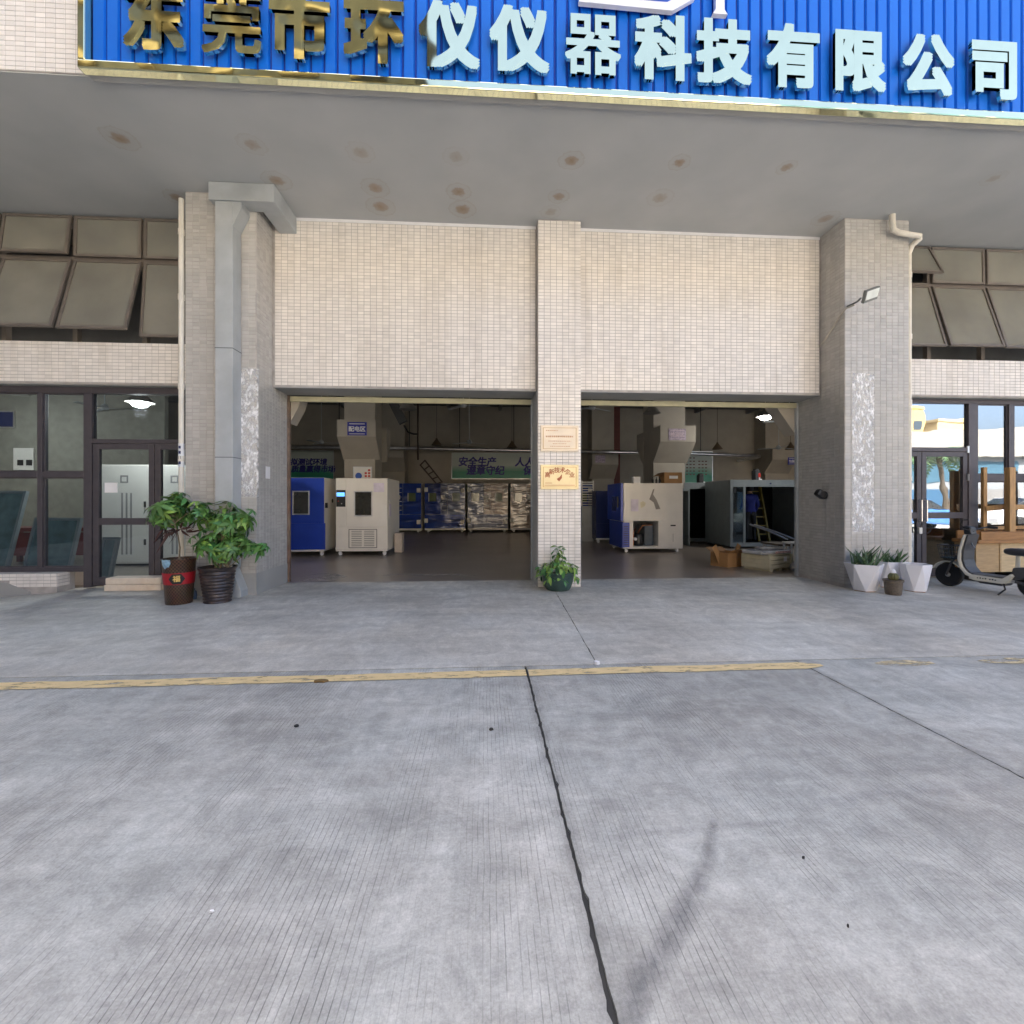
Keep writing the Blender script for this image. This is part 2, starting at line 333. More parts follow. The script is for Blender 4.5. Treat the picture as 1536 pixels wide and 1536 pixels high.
def slab(x0, x1, y0, y1, m, seed, fl=None, fr=None, ny=160, ztop=0.):
    ys = [y0 + (y1 - y0) * (i / ny) for i in range(ny + 1)]
    if y1 > 3 and y0 < 0:   # fine steps where the camera sees the joint
        ys = [y0, -6, -3, -1] + [-.5 + (y1 + .5) * i / ny for i in range(ny + 1)]
    n = len(ys); wl = wob(n, .0026, seed); wr = wob(n, .0026, seed + 1)
    nx = 1 if m is C_near else 60
    vs = []; fs = []
    for j, y in enumerate(ys):
        a = (fl(y) if fl else x0) - wl[j]; b = (fr(y) if fr else x1) + wr[j]
        for i in range(nx + 1):
            if i == 0: x = a
            elif i == nx: x = b
            else: x = a + (b - a) * i / nx
            if abs(x) > 12 and nx > 1: pass
            vs.append((x, y, ztop + dip(x, y)))
    W = nx + 1
    for j in range(n - 1):
        for i in range(nx): fs.append((j * W + i, j * W + i + 1, (j + 1) * W + i + 1, (j + 1) * W + i))
    base = len(vs); ring = [(0, j) for j in range(n)]
    mb = MB(); mb.add(vs, fs)
    for i0 in (0, nx):
        e = [vs[j * W + i0] for j in range(n)]
        lo = [(p[0], p[1], -.22) for p in e]
        mb.add(e + lo, [(j, j + 1, n + j + 1, n + j) for j in range(n - 1)])
    for j0 in (0, n - 1):
        e = [vs[j0 * W + i] for i in range(W)]; lo = [(p[0], p[1], -.22) for p in e]
        mb.add(e + lo, [(i, i + 1, W + i + 1, W + i) for i in range(nx)])
    return mb.build('slab', m, fore, world=False)
YJ = 3.86
for q in ((.34, .37, -29, YJ), (2.70, 2.73, -29, YJ), (-40, 40, YJ - .02, YJ + .02)): B(*q, -.19, -.012).build('joint_filler', mat('bitumen_joint'), fore, world=False)
MB().prism([(.955, 3.9), (1.015, 3.9), (1.165, 8.0), (1.105, 8.0)], -.19, -.012, 'z').build('joint_filler', mat('bitumen_joint'), fore, world=False)
slab(-40, .347, -29, YJ - .006, C_near, 1)
slab(.363, 2.712, -29, YJ - .006, C_near, 11)
slab(2.720, 40, -29, YJ - .006, C_near, 21)
fj = lambda y: .97 + (y - 3.9) / 3.1 * .13
slab(-40, 0, YJ + .004, 8.0, C_far, 31, fr=lambda y: fj(y) - .004, ny=60, ztop=.002)
slab(0, 40, YJ + .004, 8.0, C_far, 41, fl=lambda y: fj(y) + .004, ny=60, ztop=.002)
hall = B(-17, 19, 8.0, 22.2, -.2, .001).build('hall_floor', C_hall)
tag(hall, 'dark worn concrete floor inside the workshop hall', 'floor', kind='structure')
# yellow line: worn paint in stretches
A_yel = worn('worn_yellow_paint', (.72, .55, .28), .41, .05, 7, .7, (.8, 3, 1))
yl = tag(thing('yellow_line', (0, 3.7, .004), 'worn yellow painted line across the concrete forecourt', 'line marking'), kind='structure')
A_yel2 = worn('faint_yellow_paint', (.66, .54, .32), .50, .08, 6, .7, (.8, 3, 1))
for (a, b) in ((-9, .345), (.366, 2.86), (3.34, 3.85), (4.28, 6.2)):
    n = max(4, int((b - a) / .09)); w1 = wob(n + 1, .006, int(a * 10) + 77, False); w2 = wob(n + 1, .006, int(b * 10) + 99, False)
    vs = []
    for i in range(n + 1):
        t = i / n; x = a + (b - a) * t; e = 1 if (b < 1 or (a < 1 and t < .5)) else min(1, min(t, 1 - t) * (b - a) / .25 + .35)
        yy = 3.70 + .02 * math.sin(x * .5); zz = .0045 + (0 if True else 0)
        vs += [(x, yy - .068 * e + w1[i], .005), (x, yy + .068 * e + w2[i], .005)]
    MB().add(vs, [(2 * i, 2 * i + 2, 2 * i + 3, 2 * i + 1) for i in range(n)]).build('paint_stretch', A_yel if a < 3 else A_yel2, yl)
# marks on the concrete
A_tyre = worn('tyre_rubber_mark', (.17, .17, .18), .58, .34, 4, .8, (3, 2, 1))
_n = A_tyre.node_tree; _a = _n.nodes.new('ShaderNodeAttribute'); _a.attribute_name = 'core'; _b = _n.nodes['Principled BSDF']; _l = _b.inputs['Alpha'].links[0].from_socket
_m = _n.nodes.new('ShaderNodeMath'); _m.operation = 'MULTIPLY'; _n.links.new(_l, _m.inputs[0]); _n.links.new(_a.outputs['Fac'], _m.inputs[1]); _n.links.new(_m.outputs[0], _b.inputs['Alpha'])
def strip(name, pts, w, m, z, label, cat):
    P = [Vector(p) for p in pts]; vs = []; n = len(P)
    for i, p in enumerate(P):
        t = (P[min(i + 1, n - 1)] - P[max(0, i - 1)]).normalized(); s = Vector((-t.y, t.x, 0)) * (w[i] if isinstance(w, list) else w) / 2
        vs += [p - s, p, p + s]
    vs = [(v[0], v[1], z) for v in vs]
    fs = [q for i in range(n - 1) for q in ((3 * i, 3 * i + 1, 3 * i + 4, 3 * i + 3), (3 * i + 1, 3 * i + 2, 3 * i + 5, 3 * i + 4))]
    o = MB().add(vs, fs).build(name, m)
    at_ = o.data.attributes.new('core', 'FLOAT', 'POINT')
    for i in range(n):
        for j in range(3): at_.data[3 * i + j].value = (0 if j != 1 else 1) * (0 if i in (0, n - 1) else 1)
    return tag(o, label, cat, kind='structure')
strip('tyre_mark', [atz(x, y, 0) for x, y in ((1078, 1220), (1062, 1290), (1030, 1360), (990, 1430), (950, 1500), (930, 1560))], [.05, .08, .11, .11, .12, .12], A_tyre, .0052, 'dark curved tyre mark on the pale concrete slab', 'tyre mark')
A_tyre2 = A_tyre.copy(); A_tyre2.node_tree.nodes['Map Range'].inputs['To Max'].default_value = .4
strip('tyre_mark', [atz(x, y, 0) for x, y in ((880, 1262), (960, 1252), (1080, 1243), (1190, 1238))], .06, A_tyre2, .0056, 'thin straight tyre mark crossing the curved one', 'tyre mark')
strip('tyre_mark', [atz(x, y, 0) for x, y in ((1200, 1205), (1300, 1195), (1420, 1188), (1540, 1186))], .12, A_tyre2, .0052, 'faint broad tyre mark beside the thin slab joint', 'tyre mark')
def blob(name, px, py, r, m, label, cat, sx=1., h=.006, n=11):
    p = atz(px, py, 0); rg = random.Random(px); pr = [(r * rg.uniform(.7, 1.1)) for _ in range(n)]
    top = [(p.x + sx * pr[k] * math.cos(2 * math.pi * k / n), p.y + pr[k] * math.sin(2 * math.pi * k / n), .0045 + h) for k in range(n)]
    bot = [(p.x + (x - p.x) * 1.1, p.y + (y - p.y) * 1.1, .003) for x, y, z in top]
    return tag(MB().add(top + bot, [tuple(range(n))] + [(k, (k + 1) % n, n + (k + 1) % n, n + k) for k in range(n)]).build(name, m), label, cat)
blob('bolt_head', 445, 1090, .013, T_black, 'small dark bolt head set in the slab left of the joint', 'bolt', 1.1)
blob('bolt_head', 737, 1095, .013, T_black, 'small dark bolt head beside the joint in the slab', 'bolt', 1.1)
blob('dry_leaf', 482, 1023, .022, mat('dry_leaf', (.16, .10, .035), .8, var=.3), 'dry brown leaf lying on the yellow line', 'leaf', 2.6, .012)
blob('tissue_scrap', 895, 996, .025, T_paper, 'white scrap at the end of the apron joint', 'litter', 1.0, .02)
blob('twig', 1205, 1289, .0018, T_black, 'small dark twig on the concrete slab', 'twig', 3.2, .008)
blob('pebble', 1272, 1392, .0025, T_black, 'tiny dark pebble on the concrete slab', 'pebble', 1.3, .008)
blob('paper_scrap', 318, 1369, .004, T_paper, 'tiny white paper scrap on the slab', 'litter', 2, .004)

A_dust = worn('pale_dust', (.55, .53, .50), .60, .16, 5, .9, (1, 2.5, 1))
for (pts, w_, lb_) in ((((440, 868), (470, 862), (500, 861), (520, 866), (500, 870), (450, 872)), .14, 'pale dust smear on the hall floor by the blue chamber'), (((560, 864), (600, 862), (640, 863), (680, 862), (720, 864)), .16, 'long pale dust smear along the workshop threshold')):
    vs = [(p.x, max(8.04, p.y), .004) for p in [atz(x, y, 0) for x, y in pts]]; n = len(vs)
    q = [(x, y - w_ / 2, z) for x, y, z in vs[1:-1]]; r_q = [(x, y + w_ / 2, z) for x, y, z in vs[1:-1]]
    tag(MB().add([vs[0]] + q + [vs[-1]] + r_q[::-1], [tuple(range(2 + 2 * len(q)))]).build('dust_smear', A_dust), lb_, 'dust', kind='structure')
# ------------------------------------------------------------------ the factory building
bld = thing('factory_building', (1.2, YR, 0), 'tiled factory with deep canopy and two open workshop doors', 'building')
TP, TQ, TJ = .0995, .0525, .0065
TILE_ME = TILE_G = None; GREY = []
def tiles(parent, face, f, a0, a1, z0, z1, holes=(), single=None, name='tile'):
    """glazed tiles on the face at f; single(a, z) true: an object of its own"""
    global TILE_ME, TILE_G
    rg = random.Random(int(f * 1000) + int(a0 * 77)); mb = MB(); ones = []
    nz_ = int((z1 - z0) / TQ) + 1; na = int((a1 - a0) / TP) + 1
    for r in range(nz_):
        zt = z1 - r * TQ; zb = max(z0, zt - TQ + TJ)
        if zt - zb < .012: continue
        for c in range(na):
            s = a0 + c * TP + TJ / 2; e = min(a1, s + TP - TJ)
            if e - s < .012: continue
            if any(h[0] < (s + e) / 2 < h[1] and h[2] < (zt + zb) / 2 < h[3] for h in holes): continue
            d = .004 + rg.uniform(0, .0012); i = .0015; tl = rg.uniform(-.0006, .0006)
            if single and single((s + e) / 2, (zt + zb) / 2) and e - s > .09 and zt - zb > .04:
                ones.append(((s + e) / 2, (zt + zb) / 2)); continue
            q = [(s, zb, 0), (e, zb, 0), (e, zt, 0), (s, zt, 0), (s + i, zb + i, d - tl), (e - i, zb + i, d + tl), (e - i, zt - i, d + tl), (s + i, zt - i, d - tl)]
            fn = {'-y': lambda p: (p[0], f - p[2], p[1]), '+x': lambda p: (f + p[2], p[0], p[1]), '-x': lambda p: (f - p[2], p[0], p[1])}[face]
            mb.add([fn(p) for p in q], [(4, 5, 6, 7), (0, 1, 5, 4), (1, 2, 6, 5), (2, 3, 7, 6), (3, 0, 4, 7)])
    if mb.v:
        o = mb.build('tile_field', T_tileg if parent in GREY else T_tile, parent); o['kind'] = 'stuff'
    off = anc(parent)
    if ones and TILE_ME is None:
        w, h, d, i = (TP - TJ) / 2, (TQ - TJ) / 2, .0045, .0015
        TILE_ME = bpy.data.meshes.new('tile'); TILE_ME.from_pydata([(-w, 0, -h), (w, 0, -h), (w, 0, h), (-w, 0, h), (-w + i, -d, -h + i), (w - i, -d, -h + i), (w - i, -d, h - i), (-w + i, -d, h - i)], [], [(4, 5, 6, 7), (0, 1, 5, 4), (1, 2, 6, 5), (2, 3, 7, 6), (3, 0, 4, 7)])
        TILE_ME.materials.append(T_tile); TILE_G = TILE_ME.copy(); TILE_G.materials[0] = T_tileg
    for (a, z) in ones:
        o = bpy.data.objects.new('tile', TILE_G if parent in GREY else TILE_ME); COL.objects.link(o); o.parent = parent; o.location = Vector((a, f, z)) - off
    return len(ones)
# columns
PIPEW = .24
colL = B(CLX0, CLX1, YC, YR + .02, -.1, SOF).build('column', T_grout, bld)
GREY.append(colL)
tiles(colL, '-y', YC, CLX0, CLX1, .32, SOF - .02, holes=[(-3.80, -3.54, 0, 6)], single=lambda a, z: a < -3.80 and 3.0 < z < SOF)
tiles(colL, '+x', CLX1, YC + .004, YR + .0, .32, SOF - .02, holes=[(YW, YR + .4, 3.2, 6)])
B(CLX0 - .008, CLX1 + .008, YC - .008, YR + .015, -.05, .32).build('cement_base', T_render, colL)
colR = B(CRX0, CRX1, YC, YR + .02, -.1, SOF).build('column', T_grout, bld)
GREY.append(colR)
tiles(colR, '-y', YC, CRX0, CRX1, .05, SOF - .02)
tiles(colR, '-x', CRX0, YC + .004, YR + .0, .05, SOF - .02, holes=[(YW, YR + .4, 3.2, 6)])
# pillar between the doors
PX0, PX1 = at(807, 600, YP).x, at(871, 600, YP).x
pil = B(PX0, PX1, YP, YR + .1, -.05, SOF).build('pillar', T_grout, bld)
tiles(pil, '-y', YP, PX0, PX1, .0, SOF - .02)
B(PX0 - .012, PX0, YP + .03, YR + .09, 0, 3.18).build('side_render', T_render, pil)
B(PX1, PX1 + .012, YP + .03, YR + .09, 0, 3.18).build('side_render', T_render, pil)
# walls over the doors
LZ = 3.20
for a, b in ((CLX1, PX0), (PX1, CRX0)):
    w = B(a + .002, b - .002, YW, YR + .02, LZ, SOF).build('wall_panel', T_grout, bld)
    tiles(w, '-y', YW, a + .03, b - .02, LZ + .02, SOF - .05)
    B(a + .01, b - .01, YW - .012, YW - .002, SOF - .045, SOF).build('plaster_strip', T_paper, w)
    B(a + .01, b - .01, YW - .004, YR + .015, LZ - .012, LZ).build('lintel_render', T_render, w)
# roller shutters rolled up under the lintel: cream bottom bar and guides
T_cream = mat('cream_bar', (.50, .47, .31), .5, var=.1)
for k, (a, b) in enumerate(((CLX1, PX0), (PX1, CRX0))):
    sh = thing('roller_shutter', ((a + b) / 2, YR + .06, LZ - .1), ('rolled up shutter over the left workshop door', 'rolled up shutter over the right workshop door')[k] + (' beside the blue cabinet', ' beside the cardboard boxes')[k], 'shutter')
    B(a + .04, b - .02, YR + .03, YR + .09, LZ - .115, LZ - .025).build('bottom_bar', T_cream, sh, bevel=.006)
    for gx in (a + .015, b - .015): B(gx - .02, gx + .02, YR + .03, YR + .09, .003, LZ - .014).build('guide_rail', mat('rusty_rail', (.17, .12, .09), .7, var=.35, scale=8, dirt=(.25, .07, .03)) if (k == 0 and gx < 0) else T_duct, sh)
# canopy
sp = [(180, 208, .30, 1), (378, 217, .26, .7), (541, 229, .28, .6), (684, 235, .26, .5), (857, 241, .26, 1), (1019, 244, .22, 1), (1180, 251, .20, .9), (415, 271, .30, .9), (563, 282, .30, .9),
      (571, 310, .34, .95), (688, 288, .28, 1), (694, 314, .32, 1), (838, 295, .24, .9), (990, 297, .30, .6), (265, 296, .26, .9), (1238, 328, .3, .7), (1490, 268, .22, .5), (826, 318, .25, .5)]
YF = 5.16
sv = [(atz(x, y, SOF).x, atz(x, y, SOF).y, r * .68, a * .75) for x, y, r, a in sp]
can = B(-12, 13, YF, YW + .25, SOF, SOF + .5).build('canopy', None, bld)
off = anc(bld)
can.data.materials.append(soffit_mat([(x - off.x, y - off.y, r, a) for x, y, r, a in sv]))
# the material works in the part's own space: shift the slab so its z = 0 is the soffit
can.data.transform(Matrix.Translation((0, 0, -SOF))); can.location = (0, 0, SOF)
fas = B(-12, 13, YF - .0, YF + .2, SOF + .012, 6.69).build('fascia', T_grout, bld)
fas.data.transform(Matrix.Translation((0, -.012, 0)))
tiles(fas, '-y', YF - .012, -6.4, -4.0, SOF + .02, 6.69, single=lambda a, z: a > -5.42)
# upper storeys, roof (their shade falls over the forecourt)
T_upper = mat('upper_wall_tile', (.66, .64, .62), .4, var=.06, scale=3)
up = B(-17, 19, YW + .26, 22.4, SOF + .0, 14.2).build('upper_wall', T_upper, bld)
for k in range(12):
    for z in (7.6, 11.0):
        x = -15.4 + k * 2.9
        B(x, x + 2.0, YW + .20, YW + .255, z, z + 1.7).build('upper_window', mat('blue_grey_pane', (.10, .16, .22), .08, var=.1, spec=.8), bld)
B(-17.2, 19.2, YW + .1, 22.6, 14.2, 14.8).build('roof_parapet', T_upper, bld)
# side facades beside the columns: band, plinth, upper glazing
for side, (a, b) in enumerate(((-11, CLX0), (CRX1, 13))):
    bw = B(a, b, YB, YG + .12, 3.22, 3.87).build('spandrel_band', T_grout, bld)
    tiles(bw, '-y', YB, max(a, -9.2), min(b, 11.5), 3.235, 3.87)
    B(a, b, YB + .02, YG + .1, 3.205, 3.22).build('band_underside', T_render, bw)
pl = B(-11, -6.62, YB - .02, YG + .1, -.3, .26).build('plinth', T_grout, bld)
tiles(pl, '-y', YB - .02, -9.2, -6.62, .05, .255, holes=[(-9.3, -7.3, -1, .14)])
tiles(pl, '+x', -6.62, YB - .016, YG, .05, .255)
MB().prism([(-11, -.3), (-7.0, -.3), (-7.0, -.02), (-7.35, .12), (-11, .14)], YB - .035, YB - .021, 'y').build('cement_patch', T_render, pl)
# hall shell
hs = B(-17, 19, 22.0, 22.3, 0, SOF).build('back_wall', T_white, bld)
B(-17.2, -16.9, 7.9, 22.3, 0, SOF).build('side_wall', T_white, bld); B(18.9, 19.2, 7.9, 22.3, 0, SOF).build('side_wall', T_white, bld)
ceil = B(-17, 19, YR + .03, 22.3, SOF - .04, SOF + .0).build('hall_ceiling', T_deck, bld)
for x in (-9, -6.4, -1.6, .8, 3.2, 7.9, 10.4, 13): B(x - .06, x + .06, YR + .4, 22, SOF - .24, SOF - .04).build('ceiling_joist', mat('grey_steel_joist', (.22, .22, .23), .6), ceil)
for y in (11.2, 14.6, 18): B(-16.9, 18.9, y - .1, y + .1, SOF - .46, SOF - .245).build('ceiling_beam', T_deck, ceil)
# interior columns with corbels
def hall_column(x0, x1, y0, y1, cx0, cx1, zc):
    c = B(x0, x1, y0, y1, 0, SOF - .05).build('hall_column', T_white, bld, bevel=.01)
    h = .5
    MB().prism([(y0 - .62, zc), (y0 - .62, zc - h), (y0 + .01, zc - h - .62), (y0 + .01, zc)], cx0, cx1, 'x').build('corbel', T_white, c)
    MB().prism([(y1 + .62, zc), (y1 - .01, zc), (y1 - .01, zc - h - .62), (y1 + .62, zc - h)], cx0, cx1, 'x').build('corbel', T_white, c)
    return c
hc1 = hall_column(-4.28, -3.34, 14.46, 15.4, -4.30, -3.18, 3.77)
hc2 = hall_column(5.45, 6.50, 14.46, 15.4, 5.44, 6.56, 3.70)
hall_column(-4.55, -3.55, 21.1, 22.0, -4.6, -3.5, 3.77)
hall_column(5.04, 6.08, 21.1, 22.0, 4.9, 6.1, 3.5)
hall_column(13.4, 14.5, 21.1, 22.0, 13.35, 14.55, 3.77)
for x, s in ((CLX1 + .012, 1), (CRX0 - .012, -1)):   # haunches at the top corners of the doors
    MB().prism([(x, LZ - .02), (x + .20, LZ - .02), (x + .14, LZ - .22), (x, LZ - .48)] if s > 0 else [(x, LZ - .02), (x - .42, LZ - .02), (x - .2, LZ - .32), (x, LZ - .60)], YR + .09, YR + .4, 'y').build('haunch', T_white, bld)
tag(B(6.22, 6.50, 21.55, 21.9, 0, SOF - .05).build('steel_post', mat('oxide_red_steel', (.14, .03, .02), .6)), 'dark red steel post against the hall back wall', 'post')

# ------------------------------------------------------------------ storefront frames, panes, doors
def bars(parent, rects, y0, y1, m=T_frame, bevel=.004):
    for (a, b, c, d) in rects: B(a, b, y0, y1, c, d).build('frame_bar', m, parent, bevel=bevel)
def px_rect(x0, x1, y0, y1, Y): return (at(x0, (y0 + y1) / 2, Y).x, at(x1, (y0 + y1) / 2, Y).x, at((x0 + x1) / 2, y1, Y).z, at((x0 + x1) / 2, y0, Y).z)
sfl = thing('storefront', (-7, YG, 0), 'dark framed shopfront glazing with door left of the plants', 'storefront')
zt = 3.205
X = lambda p, Y=YG: at(p, 700, Y).x
def Z(px_, py, Y=YG): return at(px_, py, Y).z
m0, m1, m2a, m2b = -9.4, X(60), X(129), X(141)
zs = .255; ztr = Z(60, 712)
bars(sfl, [(-10.9, m2b, zt - .10, zt), (-10.9, m2a, zs, zs + .075), (m1 - .0, m1 + .075, zs + .075, zt - .10), (m2a, m2b, .0, zt - .10), (m0, m0 + .08, zs + .075, zt - .1),
           (m0 + .08, m1, ztr - .045, ztr + .045), (m1 + .075, m2a, ztr - .045, ztr + .045)], YG - .05, YG + .06)
for (a, b, c, d) in ((m0 + .08, m1, zs + .075, ztr - .045), (m1 + .075, m2a, zs + .075, ztr - .045), (m0 + .08, m1, ztr + .045, zt - .1), (m1 + .075, m2a, ztr + .045, zt - .1)):
    B(a, b, YG - .005, YG + .003, c, d).build('pane', G_storeL, sfl)
    bars(sfl, [(a, a + .018, c, d), (b - .018, b, c, d), (a + .018, b - .018, c, c + .018), (a + .018, b - .018, d - .018, d)], YG - .02, YG + .02, bevel=0)
dz = Z(200, 663); dxr = CLX0 - .02
bars(sfl, [(m2b, dxr, zt - .10, zt), (m2b, dxr, dz - .03, dz + .04)], YG - .05, YG + .06)
B(m2b, dxr, YG - .005, YG + .003, dz + .04, zt - .1).build('pane', G_storeL, sfl)
def glass_door(parent, a, b, z0, z1, zm, g, st=.085, name='glass_door'):
    d = bars
    dr = B(a, a + st, YG - .035, YG + .035, z0, z1).build(name, T_frame, parent, bevel=.004)
    bars(dr, [(b - st, b, z0, z1), (a + st, b - st, z0, z0 + .13), (a + st, b - st, z1 - st, z1), (a + st, b - st, zm - .055, zm + .055)], YG - .035, YG + .035)
    B(a + st, b - st, YG - .004, YG + .004, z0 + .13, zm - .055).build('pane', g, dr); B(a + st, b - st, YG - .004, YG + .004, zm + .055, z1 - st).build('pane', g, dr)
    return dr
xm = X(234)
dl1 = glass_door(sfl, m2b + .01, xm - .006, .03, dz - .035, Z(200, 782), G_storeL)
glass_door(sfl, xm + .006, dxr - .006, .03, dz - .035, Z(260, 784), G_storeL)
tag(B(*[(lambda r: (r[0], r[1]))(px_rect(157, 176, 724, 739, YG - .01))[0], (lambda r: r[1])(px_rect(157, 176, 724, 739, YG - .01))], YG - .012, YG - .006, Z(166, 739), Z(166, 724)).build('paper_notice', T_paper), 'small white paper notice taped inside the door glass', 'notice')
sfr = thing('storefront', (8.5, YG, 0), 'mirror glazed shopfront with double door behind the scooter', 'storefront')
k1, k2, k3 = X(1449), X(1463), X(1509)
bars(sfr, [(CRX1 + .02, 12.9, zt - .07, zt), (k1, k2, .0, zt - .07), (k3, k3 + .11, .1, zt - .07), (k3 + 1.0, k3 + 1.1, .1, zt - .07), (k2, 12.9, .0, .1), (k2, k3, Z(1485, 722), Z(1485, 712)), (k3 + .11, k3 + 1.0, Z(1485, 722), Z(1485, 712))], YG - .05, YG + .06)
zr1, zr2 = Z(1485, 722), Z(1485, 712)
for (a, b) in ((k2, k3), (k3 + .11, k3 + 1.0)):
    B(a, b, YG - .005, YG + .003, .1, zr1).build('pane', G_store, sfr); B(a, b, YG - .005, YG + .003, zr2, zt - .07).build('pane', G_store, sfr)
    for c, d in ((.1, zr1), (zr2, zt - .07)): bars(sfr, [(a, a + .02, c, d), (b - .02, b, c, d), (a + .02, b - .02, c, c + .02), (a + .02, b - .02, d - .02, d)], YG - .022, YG + .02, bevel=0)
dzr = Z(1410, 675)
bars(sfr, [(CRX1 + .02, k1, dzr - .03, dzr + .04)], YG - .05, YG + .06)
B(CRX1 + .02, k1, YG - .005, YG + .003, dzr + .04, zt - .07).build('pane', G_store, sfr)
xd = X(1380)
drr = glass_door(sfr, xd + .006, k1 - .006, .03, dzr - .035, Z(1415, 773), G_store)
drl = glass_door(sfr, xd - 1.1, xd - .006, .03, dzr - .035, Z(1415, 773), G_store)
for dr, x in ((drr, xd + .05), (drl, xd - .05)):
    MB().tube([(x, YG - .035, 1.02), (x, YG - .085, 1.02), (x, YG - .085, 1.40), (x, YG - .035, 1.40)], .012, 8).build('pull_handle', T_steel, dr, smooth=True)
for hz in (1.75, 2.25): B(k1 - .035, k1 - .0, YG - .06, YG - .036, hz, hz + .12).build('hinge', T_steel, drr)
chain = thing('chain_lock', (xd, YG - .1, .9), 'white padlock and cable looped through the door handles', 'lock')
cp = at(1380, 793, YG - .09)
MB().tube([cp + Vector((.0 + .11 * math.cos(a) + .1, 0, .09 * math.sin(a))) for a in [2 * math.pi * k / 16 for k in range(17)]], .007, 6).build('cable', T_blackp, chain, smooth=True)
B(cp.x - .03, cp.x + .03, cp.y - .02, cp.y + .02, cp.z - .09, cp.z + .02).build('lock_body', T_white_en, chain, bevel=.006)
# awning windows over the bands
def sash(parent, a, b, z0, z1, tilt, y=YB + .06):
    h = z1 - z0; fr = .042
    o = bpy.data.objects.new('window_sash', None); COL.objects.link(o); o.parent = parent; o.location = Vector((0, y, z1)) - anc(parent); o.rotation_euler = (tilt, 0, 0)
    ax = 0
    def bx(x0, x1, c, d, y0, y1, n, m, bv=0): return MB().box(x0 - ax, x1 - ax, y0, y1, c - z1, d - z1).build(n, m, o, world=False, bevel=bv)
    bx(a, a + fr, z0, z1, -.02, .02, 'sash_bar', T_frame2, .004); bx(b - fr, b, z0, z1, -.02, .02, 'sash_bar', T_frame2, .004)
    bx(a + fr, b - fr, z0, z0 + fr, -.02, .02, 'sash_bar', T_frame2, .004); bx(a + fr, b - fr, z1 - fr, z1, -.02, .02, 'sash_bar', T_frame2, .004)
    bx(a + fr, b - fr, z0 + fr, z1 - fr, -.004, .004, 'pane', G_awn)
ZM = 5.20
upl = B(-11, CLX0, YB + .09, YB + .17, ZM - .05, ZM + .05).build('upper_glazing', T_frame2, bld)
for i in range(6):
    x = CLX0 - i * 1.05
    B(x - 1.05 - .035, x - 1.05 + .035, YB + .085, YB + .165, 3.87, ZM - .05).build('mullion', T_frame2, upl); B(x - 1.05 - .035, x - 1.05 + .035, YB + .085, YB + .165, ZM + .05, SOF - .05).build('mullion', T_frame2, upl)
    sash(upl, x - 1.03, x - .02, 3.95, ZM - .02, R(-(5 + (i % 2) * 1.5)) if i == 0 else R(-(14 + (i % 3))))
    sash(upl, x - 1.03, x - .02, ZM + .03, SOF - .03, R([-0.5, -1, -7, -5, -1, -1][i]))
upr = B(CRX1, 13, YB + .09, YB + .17, ZM - .05, ZM + .05).build('upper_glazing', T_frame2, bld)
for i in range(6):
    x = CRX1 + .02 + i * 1.03
    B(x + 1.03 - .035, x + 1.03 + .035, YB + .085, YB + .165, 3.87, ZM - .05).build('mullion', T_frame2, upr); B(x + 1.03 - .035, x + 1.03 + .035, YB + .085, YB + .165, ZM + .05, SOF - .05).build('mullion', T_frame2, upr)
    sash(upr, x + .02, x + 1.01, 3.97, ZM - .02, R(-(15 + (i % 2))))
    sash(upr, x + .02, x + 1.01, ZM + .03, SOF - .03, R([-24, -1, -1, -2, -1, -1][i]))
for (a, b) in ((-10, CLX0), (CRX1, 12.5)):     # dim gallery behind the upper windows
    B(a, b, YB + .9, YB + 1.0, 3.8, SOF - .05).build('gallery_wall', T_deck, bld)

# ------------------------------------------------------------------ pipes, ducts, lamps on the columns
dct = thing('cable_duct', (-3.67, YC - .2, 0), 'square grey metal duct running down the left column front', 'duct')
DX0, DX1, DY = -3.79, -3.55, 6.76
B(DX0, DX1, DY, YC - .004, .42, 5.64).build('riser', T_duct, dct, bevel=.006)
MB().prism([(DX1, 5.30), (DX1 + .12, 5.55), (DX1 + .12, 5.64), (DX1, 5.64)], DY + .006, YC - .004, 'y').build('gusset', T_duct, dct)
for sz_ in (2.0, 3.55): B(DX0 - .003, DX1 + .003, DY - .003, YC - .004, sz_, sz_ + .013).build('joint_seam', mat('dark_seam', (.15, .16, .17), .6), dct)
B(-3.87, -2.97, DY - .02, YC - .004, 5.641, SOF - .004).build('top_run', T_duct, dct, bevel=.006)
B(-3.235, -2.97, YC - .002, YW - .006, 5.641, SOF - .004).build('return_run', T_duct, dct, bevel=.006)
MB().prism([(DX0 + .02, .42), (DX1 - .02, .42), (DX1 + .10, .10), (DX1 + .10, .004), (DX1 - .08, .004), (DX0 + .02, .30)], DY + .03, YC - .012, 'y').build('shoe', T_duct, dct, bevel=.006)
def pipe(name, label, pts, r, joints=()):
    t = thing(name, (pts[0][0], pts[0][1], 0), label, 'pipe')
    MB().tube(pts, r, 14).build('pipe_run', T_pvc, t, smooth=True)
    for p in joints: MB().lathe([(r + .006, -.04), (r + .006, .04)], p, 14).build('coupling', T_pvc, t, smooth=True)
    return t
lp = pipe('drain_pipe', 'slim cream drain pipe along the left column edge', [(-4.385, YC - .02, .01), (-4.385, YC - .02, SOF - .12)], .036, [(-4.385, YC - .02, z) for z in (.55, 2.0, 3.05, 4.35, 5.3)])
MB().lathe([(.0385, -.17), (.0385, .17)], (-4.385, YC - .02, 2.05), 14).build('blue_print_band', mat('blue_dash_print', (.75, .75, .76), .5), lp)
for k in range(4): B(-4.40, -4.37, YC - .0605, YC - .057, 1.92 + k * .075, 1.96 + k * .075).build('print_mark', T_navy, lp)
